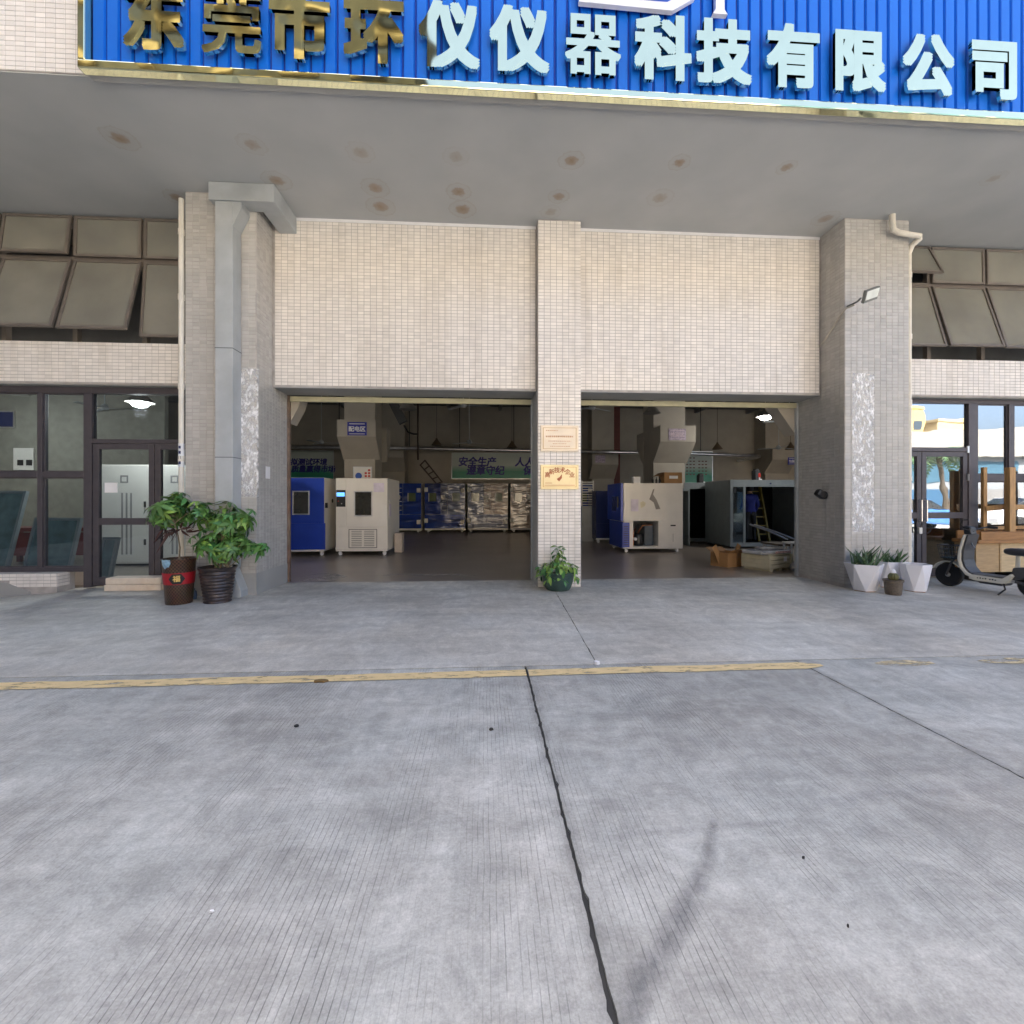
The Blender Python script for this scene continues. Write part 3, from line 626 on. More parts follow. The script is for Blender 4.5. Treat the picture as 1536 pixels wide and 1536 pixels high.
rp_ = pipe('drain_pipe', 'cream drain pipe with elbows on the right column corner', [(6.895, YC + .06, .01), (6.895, YC + .06, 5.40), (6.895, YC - .0, 5.50), (6.93, YC - .10, 5.56), (6.90, YC - .13, 5.58), (6.55, YC - .13, 5.62), (6.46, YC - .13, 5.66), (6.44, YC - .13, 5.74), (6.44, YC - .13, SOF)], .042, [(6.895, YC + .06, z) for z in (.6, 1.75, 2.98, 4.05, 5.05)])
T_alu = mat('grey_cast_aluminium', (.20, .21, .20), .5, metal=.3)
fl = thing('floodlight', (5.85, YC - .25, 4.5), 'small grey floodlight on an arm at the right column corner', 'floodlight')
fa = at(1284, 448, 6.72); fb = at(1306, 442, 6.55)
MB().tube([(CRX0 + .04, YC - .006, fa.z), (CRX0 + .04, YC - .2, fa.z - .01), (fa.x + .06, 6.70, fa.z)], .014, 8).build('arm', T_alu, fl)
rm = Matrix.Rotation(R(-20), 3, 'Y') @ Matrix.Rotation(R(38), 3, 'X')
MB().obox(fb, (.24, .05, .19), rm).build('housing', T_alu, fl, bevel=.01)
MB().obox(fb + rm @ Vector((0, -.028, .015)), (.20, .006, .13), rm).build('lens', mat('lamp_lens', (.75, .78, .74), .2, var=.1), fl)
cb = thing('lamp_cable', (CRX0 - .01, 7.3, 4.2), 'thin white cable sagging to the floodlight', 'cable')
MB().tube([(CRX0 - .012, 7.53, 4.03), (CRX0 - .03, 7.40, 4.08), (CRX0 - .03, 7.25, 4.20), (CRX0 - .02, 7.08, 4.36), (CRX0 - .01, 6.96, 4.44), (CRX0 + .05, 6.86, 4.46)], .014, 7).build('cable_run', mat('beige_cable', (.45, .42, .36), .6), cb, smooth=True)
cc = thing('wall_camera', (CRX0, 7.5, 1.5), 'black dome device on the side of the right column', 'camera')
c0 = Vector((CRX0 - .008, 7.42, 1.48))
MB().lathe([(.0, .0), (.07, .0), (.07, .03), (.045, .06), (0, .06)], c0, 16, m=Matrix.Rotation(R(-90), 3, 'Y')).build('base', T_blackp, cc, smooth=True)
MB().obox(c0 + Vector((-.10, -.03, .02)), (.16, .12, .12), Matrix.Rotation(R(35), 3, 'Y')).build('housing', T_blackp, cc, bevel=.03)
def residue(px0, px1, py0, py1, label):
    a, b, c, d = px_rect(px0, px1, py0, py1, YC)
    tag(B(a, b, YC - .0085, YC - .0075, c, d).build('couplet_residue', A_residue), label, 'residue', kind='structure')
residue(351, 388, 553, 745, 'white torn paper remains of a couplet on the left column')
residue(1278, 1311, 560, 798, 'white torn paper remains of a couplet on the right column')
pn = tag(B(CLX1 + .006, CLX1 + .010, 7.28, 7.42, at(418, 718, 7.35).z, at(418, 700, 7.35).z).build('paper_notice', T_paper), 'blank white paper stuck on the left column side', 'notice')
# plaques on the pillar
T_brass = mat('brass_plate', (.80, .66, .38), .4, metal=.2, var=.1, scale=4, rnd=0)
T_brass2 = mat('pale_brass_plate', (.84, .72, .56), .45, metal=.1, var=.08, scale=4)
T_engr = mat('red_engraving', (.42, .12, .05), .6)
for k, (y0, y1) in enumerate(((638, 677), (697, 734))):
    a, b, c, d = px_rect(811, 868, y0, y1, YP - .03)
    pq = thing('plaque', ((a + b) / 2, YP - .01, c), ('pale brass plaque with faint engraved lines on the pillar', 'brass plaque with red arched lettering on the pillar')[k], 'plaque')
    B(a, b, YP - .03, YP - .006, c, d).build('plate', (T_brass2, T_brass)[k], pq, bevel=.005)
    w = b - a; h = d - c; yy = YP - .0315
    for (p0, p1, q0, q1) in ((.06, .94, .09, .105), (.06, .94, .895, .91), (.06, .075, .105, .895), (.925, .94, .105, .895)):
        B(a + w * p0, a + w * p1, yy - .001, yy + .001, c + h * q0, c + h * q1).build('engraved_border', mat('brass_dark', (.50, .33, .12), .4, metal=.5), pq)
    if k == 0:
        rg = random.Random(3)
        for (zz, s0, s1, hh) in ((.78, .14, .46, .035), (.54, .14, .86, .06), (.38, .2, .8, .025), (.28, .32, .68, .025), (.18, .25, .78, .025)):
            x = s0
            while x < s1: 
                l = rg.uniform(.02, .05); B(a + w * x, a + w * min(x + l, s1), yy - .001, yy + .001, c + h * zz, c + h * (zz + hh)).build('engraved_text', mat('faint_engraving', (.62, .36, .20), .5), pq); x += l + .015
    else:
        for i, ch in enumerate('高新技术企业'):
            t = R(140 - i * 20); cx = (a + b) / 2 + math.cos(t) * w * .42; cz = c + h * .22 + math.sin(t) * h * .55
            text_mesh('engraved_text', ch, w * .15, .001, T_engr, pq, (cx, yy, cz), (R(90), t - R(90), 0) if False else (R(90), 0, 0), .002)
        MB().prism([((a + b) / 2 - .05, c + h * .42), ((a + b) / 2 - .01, c + h * .32), ((a + b) / 2 + .035, c + h * .46), ((a + b) / 2 + .035, c + h * .62), ((a + b) / 2, c + h * .5)], yy - .001, yy + .001, 'y').build('emblem', T_engr, pq)
        for s0, s1, zz in ((.12, .3, .24), (.1, .9, .15)): B(a + w * s0, a + w * s1, yy - .001, yy + .001, c + h * zz, c + h * (zz + .03)).build('engraved_text', mat('faint_engraving'), pq)
# ------------------------------------------------------------------ the sign
sg = thing('company_sign', (2, YF - .02, SOF), 'long blue ribbed company sign with gold Chinese characters', 'sign')
SX0, SX1, SZ0, SZ1 = -4.14, 9.6, 5.82, 8.6
B(SX0 + .01, SX1 - .01, YS + .115, YF - .026, SZ0 + .04, SZ1 - .02).build('back_board', mat('sign_back_blue', (.004, .03, .26), .6), sg)
B(SX0 + .02, SX1 - .02, YS + .101, YF - .014, SZ0 + .035, SZ0 + .019 + .0).build('under_plate', T_render, sg)
x = SX0 + .075; k = 0
prof = [(0, 0), (.012, -.024), (.112, -.024), (.124, 0)]
sme = None
while x < SX1 - .2:
    if sme is None:
        o = MB().add([(p[0], p[1], 0) for p in prof] + [(p[0], p[1], SZ1 - SZ0 - .16) for p in prof], [(0, 1, 5, 4), (1, 2, 6, 5), (2, 3, 7, 6)]).build('sheet_rib', T_blue, sg, world=False); sme = o.data
    else:
        o = bpy.data.objects.new('sheet_rib', sme); COL.objects.link(o); o.parent = sg
    o.location = Vector((x, YS + .114, SZ0 + .08)) - anc(sg); x += .139
for (a, b, c, d) in ((SX0, SX1, SZ0, SZ0 + .085), (SX0, SX1, SZ1 - .085, SZ1)): B(a, b, YS, YS + .10, c, d).build('frame_trim', T_gold, sg, bevel=.012)
for (a, b) in ((SX0, SX0 + .075), (SX1 - .075, SX1)): B(a, b, YS + .001, YS + .099, SZ0 + .085, SZ1 - .085).build('frame_trim', T_gold, sg, bevel=.012)
B(SX0 + .08, SX1 - .08, YS + .06, YS + .085, SZ0 + .086, SZ0 + .10).build('inner_edge', T_white_en, sg)
cent = [230, 347, 448, 560, 673, 778, 887, 992, 1083, 1187, 1285, 1388, 1488]
YL = YS + .01
for i, ch in enumerate('东莞市环仪仪器科技有限公司'):
    xc = at(cent[i] + 2, 80, YL).x
    dense = ch in '莞器'
    o = text_mesh('character', ch, .72, .02, T_gold, sg, (xc, YL, 6.325), bold=.014 if dense else .030, sx=.88)
T_logo = mat('white_logo_acrylic', (.80, .80, .84), .3, var=.03)
za = 6.795
lg = MB().prism([(at(868, 5, YL).x, za + .03), (at(1008, 12, YL).x, za + .0), (at(1042, 0, YL).x, za + .16), (at(1042, 0, YL).x, za + .7), (at(868, 0, YL).x, za + .7)], YL - .02, YL + .03, 'y').build('logo_frame', T_logo, sg)
MB().prism([(at(880, 5, YL).x, za + .10), (at(1000, 12, YL).x, za + .09), (at(1020, 0, YL).x, za + .18), (at(1020, 0, YL).x, za + .62), (at(880, 0, YL).x, za + .62)], YL - .026, YL - .021, 'y').build('logo_field', mat('logo_blue', (.01, .09, .60), .35), lg)
xs = at(1079, 10, YL).x
lt = MB().box(xs - .05, xs + .05, YL - .02, YL + .03, za + .05, za + .75).prism([(xs - .085, za), (xs + .085, za), (xs + .05, za + .05), (xs - .05, za + .05)], YL - .02, YL + .03, 'y').build('logo_stem', T_logo, sg)

# ------------------------------------------------------------------ test chambers in the hall
def caster(parent, x, y, m=T_paper, r=.045, world=False):
    c = MB().lathe([(.0, -.018), (r, -.018), (r, .018), (0, .018)], (x, y, r + .001), 12, m=Matrix.Rotation(R(90), 3, 'X')).box(x - .028, x + .028, y - .028, y + .028, r * 1.7, .115).build('caster', m, parent, world=world)
    return c
T_screen = mat('blue_screen', (.10, .30, .75), .2, emit=.5)
T_darkglass = mat('dark_view_pane', (.035, .035, .03), .05, spec=.9, var=.5, scale=3)
T_seam = mat('panel_seam', (.10, .10, .10), .7)
def chamber(x0, x1, y0, y1, h, mf, ms, label, group=None, win=None, panel=True, paper=False, vent=True, cls='test_chamber', lower=.33):
    """front face towards -y; coordinates inside are relative to the thing"""
    w = x1 - x0; d = y1 - y0
    t = thing(cls, (x0, y0, 0), label, 'chamber', group)
    def L(*a): return MB().box(*a)
    zb = .11; zl = zb + (h - zb) * lower
    L(.0, w, .03, d, zb, h).build('cabinet', ms, t, world=False, bevel=.008)
    L(.004, w - .004, .004, .03, zb + .05, zl - .006).build('lower_panel', mf, t, world=False, bevel=.004)
    L(.0, w, .0, .03, zb, zb + .045).build('base_rail', T_white_en, t, world=False, bevel=.004)
    pw = w * .2 if panel else 0
    dr = L(pw + .004, w - .004, -.0, .03, zl + .006, h - .006).build('door', mf, t, world=False, bevel=.006)
    if panel:
        L(.004, pw - .002, .004, .03, zl + .006, h - .006).build('side_panel', mf, t, world=False, bevel=.004)
        cp_ = L(.015, pw - .015, -.004, .004, h - .72, h - .30).build('control_panel', T_blackp, t, world=False, bevel=.003)
        L(.03, pw - .03, -.009, -.0045, h - .46, h - .36).build('screen', T_screen, cp_, world=False)
        MB().lathe([(0, 0), (.014, 0), (.014, .01), (0, .01)], (.07, -.005, h - .58), 10, m=Matrix.Rotation(R(90), 3, 'X')).build('red_button', mat('red_plastic', (.5, .03, .02), .4), cp_, world=False)
        MB().lathe([(0, 0), (.012, 0), (.012, .01), (0, .01)], (.15, -.005, h - .64), 10, m=Matrix.Rotation(R(90), 3, 'X')).build('knob', T_steel, cp_, world=False)
    if win:
        a, b, c, e = win
        L(a, b, -.004, .0, c, e).build('view_pane', T_darkglass, dr, world=False)
        for q in ((a - .03, a, c - .03, e + .03), (b, b + .03, c - .03, e + .03), (a, b, c - .03, c), (a, b, e, e + .03)): L(q[0], q[1], -.012, .0, q[2], q[3]).build('window_trim', T_steel if ms is T_white_en else T_white_en, dr, world=False, bevel=.003)
    if vent:
        g0, g1 = w * .25, w * .8
        for q in ((g0, g0 + .015, zb + .08, zl - .05), (g1 - .015, g1, zb + .08, zl - .05), (g0 + .015, g1 - .015, zl - .065, zl - .05), (g0 + .015, g1 - .015, zb + .08, zb + .095)): L(q[0], q[1], -.002, .004, q[2], q[3]).build('grille_frame', T_seam if mf is T_white_en else T_navy, t, world=False)
        n = 9
        for k in range(n):
            z = zb + .13 + k * (zl - zb - .24) / (n - 1)
            for c0, c1 in ((g0 + .07, (g0 + g1) / 2 - .03), ((g0 + g1) / 2 + .03, g1 - .07)): L(c0, c1, -.004, .004, z, z + .013).build('grille_slat', T_seam if mf is T_white_en else T_navy, t, world=False)
    for cx in (.09, w - .09):
        for cy in (.10, d - .10): caster(t, cx, cy)
    return t
cA = chamber(-3.70, -2.42, 11.80, 13.45, 1.95, T_white_en, T_white_en, 'white test chamber with small control screen and a viewing window', win=(.48, .88, 1.02, 1.60))
B(-2.76, -2.50, 11.788, 11.795, 1.60, 1.83).build('paper_sheet', mat('lilac_paper', (.72, .66, .76), .8), cA)
MB().box(-2.415, -2.40, 11.98, 12.12, 1.35, 1.41).build('latch', T_steel, cA)
B(-2.418, -2.412, 12.02, 12.24, .98, 1.30).build('hanging_sheet', mat('lilac_paper'), cA)
cB = chamber(-5.25, -3.98, 11.80, 13.2, 1.96, T_blue_en, T_white_en, 'bright blue fronted test chamber beside the white one', panel=False, vent=False, win=(.52, .88, 1.06, 1.60))
MB().lathe([(0, 0), (.055, 0), (.055, .012), (0, .012)], (-3.982, 12.42, 1.38), 16, m=Matrix.Rotation(R(90), 3, 'Y')).build('cable_port', T_black, cB)
B(-3.985, -3.93, 11.86, 11.92, 1.2, 1.33).build('latch', T_blackp, cB)
B(-5.24, -3.945, 11.765, 11.80, .16, .82).build('kick_panel', T_blue_en, cB, bevel=.01)
# chambers along the back, wrapped in film
def film(name, base, coat, bs):
    m = mat(name, base, .16, var=.5, scale=1.6, bump=.8, bscale=bs * .6, bdist=.05, bdet=1, coat=coat, stretch=(.5, 1, 2.0)); return m
F1 = film('film_over_blue', (.015, .045, .26), 1., 5); F2 = film('film_over_steel_blue', (.15, .17, .27), 1., 6); F3 = film('film_warm_reflection', (.40, .31, .25), 1., 6)  # last film has a warm reflection put into its base colour
T_foam = mat('foam_corner', (.78, .74, .68), .8)
def wrapped(x0, x1, mf, label, mf2=None):
    y0, y1, h = 20.0, 21.0, 2.12; w = x1 - x0
    t = thing('wrapped_chamber', (x0, y0, 0), label, 'chamber')
    L = lambda *a: MB().box(*a)
    L(0, w, .03, y1 - y0, .10, h).build('cabinet', T_white_en, t, world=False, bevel=.01)
    L(0, w, 0, .03, .10, .17).build('base_rail', T_white_en, t, world=False)
    L(0, w, 0, .03, .175, .78).build('lower_panel', mf, t, world=False, bevel=.006)
    for k in range(2):
        a, b = (0, w * .40) if k == 0 else (w * .56, w)
        d = L(a + .004, b - .004, 0, .03, .79, h - .005).build('door', mf if k == 0 else (mf2 or mf), t, world=False, bevel=.006)
        c = (a + b) / 2; L(c - .15, c + .15, -.006, .0, 1.34, 1.70).build('view_pane', mat('greenish_pane', (.13, .16, .09), .1, spec=.8), d, world=False)
        L(c - .19, c - .155, -.008, .0, 1.34, 1.70).build('pane_trim', T_foam, d, world=False)
    L(w * .40 + .004, w * .56 - .004, 0, .03, .79, h - .005).build('centre_panel', mf2 or mf, t, world=False)
    for k in range(6): L(w * .43, w * .53, -.006, 0, .95 + k * .19, .97 + k * .19).build('strap', T_foam, t, world=False)
    for (cx, cz) in ((.0, .42), (w - .17, .36), (.0, 1.75), (w - .17, 1.72), (w * .42, 1.42)): L(cx - .03, cx + .14, -.035, .0, cz, cz + .19).build('foam_block', T_foam, t, world=False, bevel=.02)
    for cx in (.15, w - .15): caster(t, cx, .12)
    for cx in (.15, w - .15): caster(t, cx, .8)
wrapped(-4.45, -2.66, F1, 'dark blue film wrapped chamber at the back, partly behind the white one')
wrapped(-2.52, -.78, F1, 'blue film wrapped chamber at the back under the leaning ladder', F2)
wrapped(-.68, 1.07, F2, 'grey blue film wrapped chamber at the back under the slogan banner', F3)
wrapped(1.18, 2.95, F3, 'wrapped chamber beside the tiled pillar, warm reflection coloured into its film')
wrapped(3.06, 4.8, F1, 'blue film wrapped chamber seen at the back right of the tiled pillar')
# white chamber with the open machine bay, its blue door turned away to the left
cC = thing('open_chamber', (3.72, 12.02, 0), 'white test chamber with open compressor bay and a blue door', 'chamber')
L = lambda *a: MB().box(*a)
W_, D_, H_ = 1.62, 1.35, 1.85
L(.0, W_, .0, D_, .84, H_).build('upper_cabinet', T_white_en, cC, world=False, bevel=.008)
L(.0, W_, .0, D_, .10, .16).build('base_tray', T_white_en, cC, world=False, bevel=.006)
L(.0, .26, .0, D_, .16, .838).build('front_bay', T_white_en, cC, world=False); L(.95, W_, .0, D_, .16, .838).build('rear_bay', T_white_en, cC, world=False)
L(.26, .95, D_ - .02, D_, .16, .838).build('bay_back', T_duct, cC, world=False)
L(.70, .94, .35, .95, .162, .72).build('condenser', mat('blue_grey_metal', (.10, .13, .17), .5), cC, world=False)
cm = MB().lathe([(.14, 0), (.15, .05), (.15, .22), (.12, .30), (0, .33)], (.50, .35, .162), 18).build('compressor', T_blackp, cC, world=False, smooth=True)
for pts in (([(.5, .35, .48), (.55, .3, .6), (.62, .3, .70), (.9, .3, .72)], [(.33, .2, .17), (.33, .2, .5), (.4, .25, .62)], [(.28, .4, .3), (.6, .5, .22), (.9, .5, .2)])): MB().tube(pts, .012, 6).build('copper_pipe', mat('copper', (.45, .17, .08), .35, metal=.8), cC, world=False, smooth=True)
MB().lathe([(0, 0), (.04, .0), (.04, .1), (0, .1)], (.33, .1, .36), 10, m=Matrix.Rotation(R(90), 3, 'X')).build('fan_motor', T_paper, cC, world=False)
db = L(-.07, -.002, .02, D_ - .02, .84, H_).build('door', T_blue_en, cC, world=False, bevel=.008)
L(-.11, -.071, .2, .26, 1.2, 1.5).build('handle', T_blackp, db, world=False); L(-.076, -.0705, .45, .85, 1.1, 1.5).build('view_pane', T_darkglass, db, world=False)
L(-.03, .16, -.014, -.002, .14, .80).build('blue_grille', T_blue_en, cC, world=False, bevel=.004)
for k in range(9): L(.0, .13, -.018, -.0145, .20 + k * .06, .225 + k * .06).build('grille_slat', T_navy, cC, world=False)
L(-.034, -.002, .05, D_ - .1, .12, .82).build('lower_panel', T_blue_en, cC, world=False)
L(1.28, 1.42, -.004, -.001, .70, .735).build('slot', T_black, cC, world=False); L(1.345, 1.352, -.003, -.001, .28, .50).build('seam', T_seam, cC, world=False)
L(.20, .40, -.012, -.002, 1.10, 1.42).build('clipboard_sheet', mat('lilac_paper'), cC, world=False)
MB().prism([(.47, 1.18), (.58, 1.24), (.60, 1.32), (.53, 1.37), (.45, 1.33)], -.006, -.002, 'y').build('sticker', mat('cream_sticker', (.72, .66, .48), .5), cC, world=False)
MB().prism([(.80, 1.68), (.84, 1.70), (.80, 1.55), (.90, 1.40), (1.0, 1.16), (.88, 1.15), (.82, 1.33), (.70, 1.42)], -.004, -.002, 'y').build('taped_rag', mat('grey_tape', (.33, .30, .27), .7), cC, world=False)
L(.01, .09, -.04, -.002, 1.22, 1.34).build('door_latch', T_white_en, cC, world=False)
for cx in (.1, W_ - .12):
    for cy in (.1, D_ - .1): caster(cC, cx, cy)
# small goods on it
bx = thing('cardboard_box', (4.92, 12.25, 1.852), 'open brown cardboard box on top of the open chamber', 'box')
for q in ((0, .50, 0, .012), (0, .50, .388, .40)): L(q[0], q[1], q[2], q[3], 0, .30).build('side_wall', T_brown, bx, world=False)
for q in ((0, .012), (.488, .50)): L(q[0], q[1], .013, .387, 0, .30).build('end_wall', T_brown, bx, world=False)
L(.013, .487, .013, .387, .001, .012).build('bottom', T_brown, bx, world=False)
MB().add([(-.0, .0, .30), (-.0, .40, .30), (-.17, .40, .20), (-.17, 0, .20), (-.0, .0, .306), (-.0, .40, .306), (-.17, .40, .206), (-.17, 0, .206)], [(3, 2, 1, 0), (4, 5, 6, 7), (0, 1, 5, 4), (1, 2, 6, 5), (2, 3, 7, 6), (3, 0, 4, 7)]).build('flap', T_brown, bx, world=False)
L(.14, .38, -.003, -.001, .13, .21).build('label_strip', T_paper, bx, world=False)
tag(B(4.05, 4.24, 12.2, 12.35, 1.852, 2.03).build('white_carton', T_paper, bevel=.004), 'small white carton on top of the open chamber', 'carton')
for k, xx in enumerate((4.62, 4.72, 4.81)):
    tag(MB().lathe([(.03, 0), (.03, .10), (.012, .13), (.012, .17)], (xx, 12.3, 1.852), 10).build('spray_bottle', T_blackp, smooth=True), ('small black bottle standing next to the open cardboard box', 'small black bottle between two others on the open chamber', 'small black bottle on the open chamber nearest its white carton')[2 - k], 'bottle', 'small black bottles on the open chamber')
# machines behind it
chamber(3.66, 4.9, 14.75, 15.9, 1.70, T_navy, T_navy, 'dark navy cabinet standing behind the open chamber', panel=False, win=None, cls='dark_cabinet')
lp_ = thing('slotted_panel', (3.30, 15.3, 0), 'pale slotted panel on edge beside the navy cabinet', 'panel')
L(0, .42, 0, .05, .004, 1.2).build('solid_half', T_duct, lp_, world=False); L(0, .03, 0, .05, 1.2, 2.05).build('edge', T_white_en, lp_, world=False); L(.39, .42, 0, .05, 1.2, 2.05).build('edge', T_white_en, lp_, world=False)
for k in range(10): L(.03, .39, .005, .045, 1.24 + k * .083, 1.27 + k * .083).build('slat', T_white_en, lp_, world=False)
chamber(2.2, 3.15, 16.2, 17.2, 1.75, T_blue_en, T_white_en, 'blue cabinet glimpsed between the pillar and the slotted panel', panel=False, win=None, cls='blue_cabinet')
# two large hollow chambers without doors
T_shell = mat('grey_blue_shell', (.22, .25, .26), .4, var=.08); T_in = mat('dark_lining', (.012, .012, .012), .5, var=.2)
def shell(x0, x1, y0, y1, h, label, sidew=.30):
    w = x1 - x0; d = y1 - y0; t = thing('chamber_shell', (x0, y0, 0), label, 'chamber')
    L(0, .07, .03, d, .06, h).build('left_wall', T_shell, t, world=False, bevel=.006); L(w - .07, w, .03, d, .06, h).build('right_wall', T_shell, t, world=False, bevel=.006)
    L(.07, w - .07, .03, d, h - .07, h).build('roof', T_shell, t, world=False); L(.07, w - .07, .03, d, .06, .14).build('floor', T_in, t, world=False); L(.07, w - .07, d - .06, d, .14, h - .07).build('back', T_in, t, world=False)
    for q in ((0, .09), (w - .09, w)): L(q[0], q[1], 0, .03, .06, h).build('front_post', T_shell, t, world=False, bevel=.005)
    L(.09, w - .09, 0, .03, h - .20, h).build('front_header', T_shell, t, world=False, bevel=.005); L(.09, w - .09, 0, .03, .06, .17).build('front_sill', T_shell, t, world=False)
    if sidew: L(.09 + sidew, .16 + sidew, .0, .03, .17, h - .20).build('inner_post', T_shell, t, world=False, bevel=.005); L(.09, .09 + sidew, .012, .02, .17, h - .2).build('side_glass', G_clear, t, world=False)
    for cx in (.1, w - .1):
        for cy in (.1, d - .1): MB().box(cx - .04, cx + .04, cy - .04, cy + .04, .002, .06).build('foot', T_blackp, t, world=False)
    return t
gS = shell(7.08, 9.35, 12.8, 14.3, 1.98, 'large hollow grey chamber shell with a worker standing inside')
MB().lathe([(0, 0), (.025, 0), (.025, .015), (0, .015)], (1.2, -.0, 1.88), 12, m=Matrix.Rotation(R(90), 3, 'X')).build('badge', T_navy, gS, world=False)
for z in (.35, 1.62): L(.10, .16, -.03, -.002, z, z + .12).build('hinge', T_blackp, gS, world=False)
shell(6.46, 8.2, 14.45, 15.9, 1.96, 'hollow grey chamber shell behind the one with the worker', sidew=0)
tag(thing('stored_frames', (5.9, 13.6, 0), 'dark frames stacked between open chamber and the shells', 'frame'))
o_ = bpy.data.objects['stored_frames']
for k in range(2): MB().box(5.62 + k * .36, 5.66 + k * .36, 13.7, 14.3, .003, 1.75).box(5.90 + k * .36, 5.94 + k * .36, 13.7, 14.3, .003, 1.75).box(5.66 + k * .36, 5.90 + k * .36, 13.7, 14.3, 1.68, 1.75).build('frame', T_shell, o_)
B(5.66, 6.3, 14.32, 14.4, .003, 1.6).build('dark_board', T_in, o_)
for (px_, py, h_, w_) in ((1088, 722, .28, .16), (1134, 720, .30, .17)):
    p = at(px_, py, 13.3)
    m_ = thing('motor_unit', (p.x, 13.3 if px_ > 1100 else 14.9, 1.982 if px_ > 1100 else 1.962), 'black motor unit on the worker\'s chamber roof' if px_ > 1100 else 'black motor unit on the rear chamber shell roof', 'motor')
    L(-w_ / 2, w_ / 2, -.1, .1, 0, h_).build('casing', T_blackp, m_, world=False, bevel=.02); L(-w_ / 4, w_ / 4, -.08, .08, h_, h_ + .04).build('cap', T_blackp, m_, world=False)
    L(w_ / 2, w_ / 2 + .06, -.06, 0, 0, .05).build('terminal_box', T_paper, m_, world=False)
sgt = thing('signal_lamp', (8.2, 13.2, 1.982), 'tiny red and white signal lamp on the chamber roof', 'lamp')
MB().lathe([(.02, 0), (.02, .1)], (8.2, 13.2, 1.982), 8).build('pole', T_paper, sgt); MB().lathe([(.035, .1), (.035, .2), (0, .22)], (8.2, 13.2, 1.982), 10).build('lens', mat('red_plastic'), sgt)
# yellow ladder in the shell
ld = thing('step_ladder', (8.45, 13.5, .142), 'yellow ladder propped inside the hollow chamber shell', 'ladder')
T_yel = mat('yellow_fibreglass', (.24, .18, .02), .5, var=.15)
for xx in (8.28, 8.60): MB().bar((xx, 13.35, .145), (xx, 13.85, 1.86), .05, .09).build('rail', T_yel, ld)
for k in range(6): z = .35 + k * .26; B(8.30, 8.58, 13.36 + (z - .14) * .29 - .03, 13.36 + (z - .14) * .29 + .04, z, z + .03).build('rung', T_yel, ld)
# worker
def person(loc, rz):
    J = [(0, 0, .92), (0, 0, 1.10), (0, -.01, 1.30), (0, 0, 1.40), (0, -.015, 1.47), (0, -.03, 1.56), (0, -.03, 1.66),
         (.10, 0, .86), (.11, -.01, .48), (.11, .02, .07), (.12, -.12, .03), (-.10, 0, .86), (-.11, .0, .48), (-.11, .04, .07), (-.12, -.10, .03),
         (.17, 0, 1.36), (.22, -.02, 1.10), (.20, -.20, .98), (.18, -.30, 1.02), (-.17, 0, 1.36), (-.23, 0, 1.10), (-.22, -.15, .92), (-.21, -.24, .92)]
    E = [(0, 1), (1, 2), (2, 3), (3, 4), (4, 5), (5, 6), (0, 7), (7, 8), (8, 9), (9, 10), (0, 11), (11, 12), (12, 13), (13, 14), (2, 15), (15, 16), (16, 17), (17, 18), (2, 19), (19, 20), (20, 21), (21, 22)]
    rad = [.14, .13, .155, .08, .055, .085, .075, .09, .065, .045, .04, .09, .065, .045, .04, .075, .05, .038, .04, .075, .05, .038, .04]
    me = bpy.data.meshes.new('person'); me.from_pydata(J, E, []); o = bpy.data.objects.new('person_tmp', me); COL.objects.link(o)
    md = o.modifiers.new('s', 'SKIN'); md.use_smooth_shade = True
    for i, r in enumerate(rad): me.skin_vertices[0].data[i].radius = (r, r * (.75 if i < 4 else 1))
    me.skin_vertices[0].data[0].use_root = True
    o.modifiers.new('u', 'SUBSURF').levels = 2
    dg = bpy.context.evaluated_depsgraph_get(); m2 = bpy.data.meshes.new_from_object(o.evaluated_get(dg)); bpy.data.objects.remove(o)
    p = bpy.data.objects.new('person', m2); COL.objects.link(p); p.location = loc; p.rotation_euler = (0, 0, rz)
    m2.materials.clear()
    for m in (mat('blue_work_shirt', (.02, .03, .22), .8, var=.2), mat('dark_trousers', (.02, .02, .025), .85), mat('skin', (.45, .27, .18), .6)): m2.materials.append(m)
    for f in m2.polygons:
        c = f.center; f.material_index = 1 if c.z < .90 and abs(c.x) < .165 else (2 if c.z > 1.445 or (c.y < -.19) else 0); f.use_smooth = True
    h = MB().lathe([(.0, .10), (.05, .095), (.085, .06), (.098, .0), (.095, -.05), (.07, -.09)], (0, -.0, 1.615), 14).build('hair', T_black, p, world=False, smooth=True)
    return tag(p, 'worker in a blue shirt standing with back turned in chamber', 'person')
person((8.06, 13.45, .142), R(172))
# goods on the floor by the right door jamb
RZ = Matrix.Rotation(R(28), 3, 'Z')
kb = thing('carton', (5.18, 9.5, 0), 'brown cardboard carton with open flaps beside the pale crate', 'carton', rz=R(24))
for q in ((-.25, .25, -.21, -.20), (-.25, .25, .20, .21), (-.25, -.24, -.199, .199), (.24, .25, -.199, .199)): L(q[0], q[1], q[2], q[3], .003, .30).build('side_wall', T_brown, kb, world=False)
L(-.24, .24, -.2, .2, .003, .014).build('bottom', T_brown, kb, world=False)
for s in (-1, 1): MB().bar((0, s * .21, .30), (0, s * .33, .37), .49, .008).build('flap', T_brown, kb, world=False); MB().bar((s * .25, 0, .30), (s * .36, 0, .24), .008, .38).build('flap', T_brown, kb, world=False)
cr = thing('wooden_crate', (5.75, 9.0, 0), 'pale wooden crate on skids under wrapped packages', 'crate', rz=R(24))
T_pale = mat('pale_crate_board', (.56, .52, .38), .7, var=.12, scale=5, dirt=(.4, .36, .26))
for s in (-.28, 0, .28): L(s - .04, s + .04, -.28, .28, .002, .05).build('skid', T_pale, cr, world=False)
